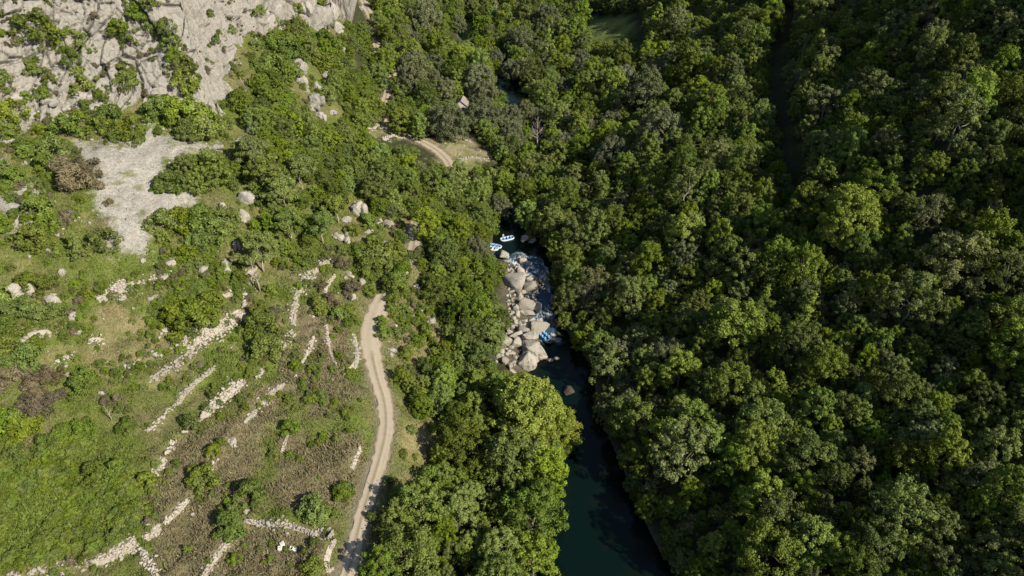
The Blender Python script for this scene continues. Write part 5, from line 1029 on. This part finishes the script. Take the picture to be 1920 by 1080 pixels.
def body(name, joints, edges, radii, mat):
    me = bpy.data.meshes.new(name); me.from_pydata(joints, edges, []); o = bpy.data.objects.new(name, me); C.objects.link(o)
    o.modifiers.new('s', 'SKIN'); 
    for i, sv in enumerate(me.skin_vertices[0].data): sv.radius = (radii[i], radii[i]); sv.use_root = (i == 0)
    o.modifiers.new('d', 'SUBSURF').levels = 1
    dg = bpy.context.evaluated_depsgraph_get(); m2 = bpy.data.meshes.new_from_object(o.evaluated_get(dg)); m2.name = name
    bpy.data.objects.remove(o); m2.materials.clear(); m2.materials.append(mat); m2.polygons.foreach_set('use_smooth', np.ones(len(m2.polygons), bool)); return m2
sit_j = [(0, 0, .12), (0, 0, .36), (.02, 0, .58), (.03, 0, .70), (.04, 0, .82), (.04, 0, .90), (.03, .20, .60), (.20, .26, .40), (.42, .20, .36), (.03, -.20, .60), (.20, -.26, .40), (.42, -.20, .36), (.20, .13, .14), (.48, .15, .20), (.52, .15, -.14), (.20, -.13, .14), (.48, -.15, .20), (.52, -.15, -.14)]
sit_e = [(0, 1), (1, 2), (2, 3), (3, 4), (4, 5), (2, 6), (6, 7), (7, 8), (2, 9), (9, 10), (10, 11), (0, 12), (12, 13), (13, 14), (0, 15), (15, 16), (16, 17)]
sit_r = [.16, .15, .15, .06, .10, .09, .075, .055, .045, .075, .055, .045, .10, .075, .05, .10, .075, .05]
st_j = [(0, 0, .95), (0, 0, 1.18), (0, 0, 1.42), (0, 0, 1.52), (0, 0, 1.64), (0, 0, 1.73), (0, .19, 1.42), (.04, .26, 1.15), (.14, .24, .92), (0, -.19, 1.42), (.04, -.26, 1.15), (.14, -.24, .92), (0, .10, .88), (.02, .12, .48), (0, .12, .05), (.14, .12, .03), (0, -.10, .88), (.04, -.12, .48), (0, -.12, .05), (.14, -.12, .03)]
st_e = [(0, 1), (1, 2), (2, 3), (3, 4), (4, 5), (2, 6), (6, 7), (7, 8), (2, 9), (9, 10), (10, 11), (0, 12), (12, 13), (13, 14), (14, 15), (0, 16), (16, 17), (17, 18), (18, 19)]
st_r = [.15, .14, .15, .06, .10, .09, .075, .055, .045, .075, .055, .045, .10, .075, .055, .045, .10, .075, .055, .045]
jackets = {'blue': plain('blue_jacket', (0.06, 0.26, 0.58), .7, .2, .1), 'yellow': plain('yellow_jacket', (0.38, 0.32, 0.09), .7, .2, .1), 'tan': plain('bare_tan', (0.50, 0.34, 0.24), .6, .3, .05)}
SIT = {k: body('body', sit_j, sit_e, sit_r, m_) for k, m_ in jackets.items()}; STAND = body('body', st_j, st_e, st_r, jackets['tan'])
HELM = ICO[2][0] * np.array([.14, .12, .12]); HELM = HELM[:, :]
def person(parent, off, rz, coat, label, stand=False):
    m_ = parent.matrix_basis if parent else None
    loc = m_ @ Vector(off) if parent else Vector(off); e = tag(empty('person', loc, rz), label, 'person')
    o = bpy.data.objects.new('body', STAND if stand else SIT[coat]); C.objects.link(o); o.parent = e
    if not stand:
        h_ = mesh_obj('helmet', HELM + (.04, 0, .88), ICO[2][1], M['white'], e, True)
    else:
        h_ = mesh_obj('shorts', np.array([(x, y, z) for z in (.55, .98) for x, y in ((-.17, -.22), (.17, -.22), (.17, .22), (-.17, .22))]), [(0, 1, 5, 4), (1, 2, 6, 5), (2, 3, 7, 6), (3, 0, 4, 7), (4, 5, 6, 7)], M['raftblue'], e)
    return e
bpy.context.view_layer.update()
r1 = raft(951, 447, .38, 'white and blue inflatable raft drifting in the upper pool beside a standing person', M['raftwhite'], M['raftblue'], 4.8, level=2.6)
r2 = raft(927, 461, -.35, 'white and blue inflatable raft moored against the wooded bank', M['raftwhite'], M['raftblue'], 4.8, level=2.6)
r3 = raft(923, 467, -.15, 'second white raft pulled up beside the moored one', M['raftwhite'], M['raftwhite'], 4.0, .25, level=2.6)
r4 = raft(1013, 535, -1.0, 'dark raft with a yellow clad crew shooting the rapid', M['raftdark'], M['raftdark'], 4.8, .12, level=1.45)
r5 = raft(1023, 634, -.95, 'dark grey raft with a blue clad crew leaving the rapid', M['raftdark'], M['raftdark'], 5.0, .05, level=.3)
bpy.context.view_layer.update()
for rft, coat, nm in ((r4, 'yellow', 'the raft shooting the rapid'), (r5, 'blue', 'the raft leaving the rapid')):
    for i, (x, y) in enumerate(((-1.5, .62), (-1.5, -.62), (-.6, .62), (-.6, -.62), (.5, .62), (.5, -.62))):
        if coat == 'yellow' and i > 4: continue
        end = 'at the stern of' if x < -1 else 'amidships in' if x < 0 else 'at the bow of'
        pr_ = person(rft, (x, y, .42), rft.rotation_euler.z, coat, '%s clad paddler in white helmet %s %s' % (coat, end, nm)); pr_['group'] = 'crew of ' + nm
        if i % 2 == 0:
            b = MB(); b.tube([(.35, y + .1, 1.0), (.5, y + .75, .1)], .03, 5); b.box((.52, y + .82, .0), (.06, .2, .4)); q = b.build('paddle', M['raftyellow']); tag(q, 'yellow paddle held out by a paddler %s %s' % (end, nm), 'paddle'); q.matrix_basis = rft.matrix_basis @ Matrix.Translation((x, 0, 0))
x, y = unproj(943.5, 446, 2.55); person(None, (x, y, 2.3), -1.2, 'tan', 'person in blue shorts standing in shallow water next to the drifting raft', True)
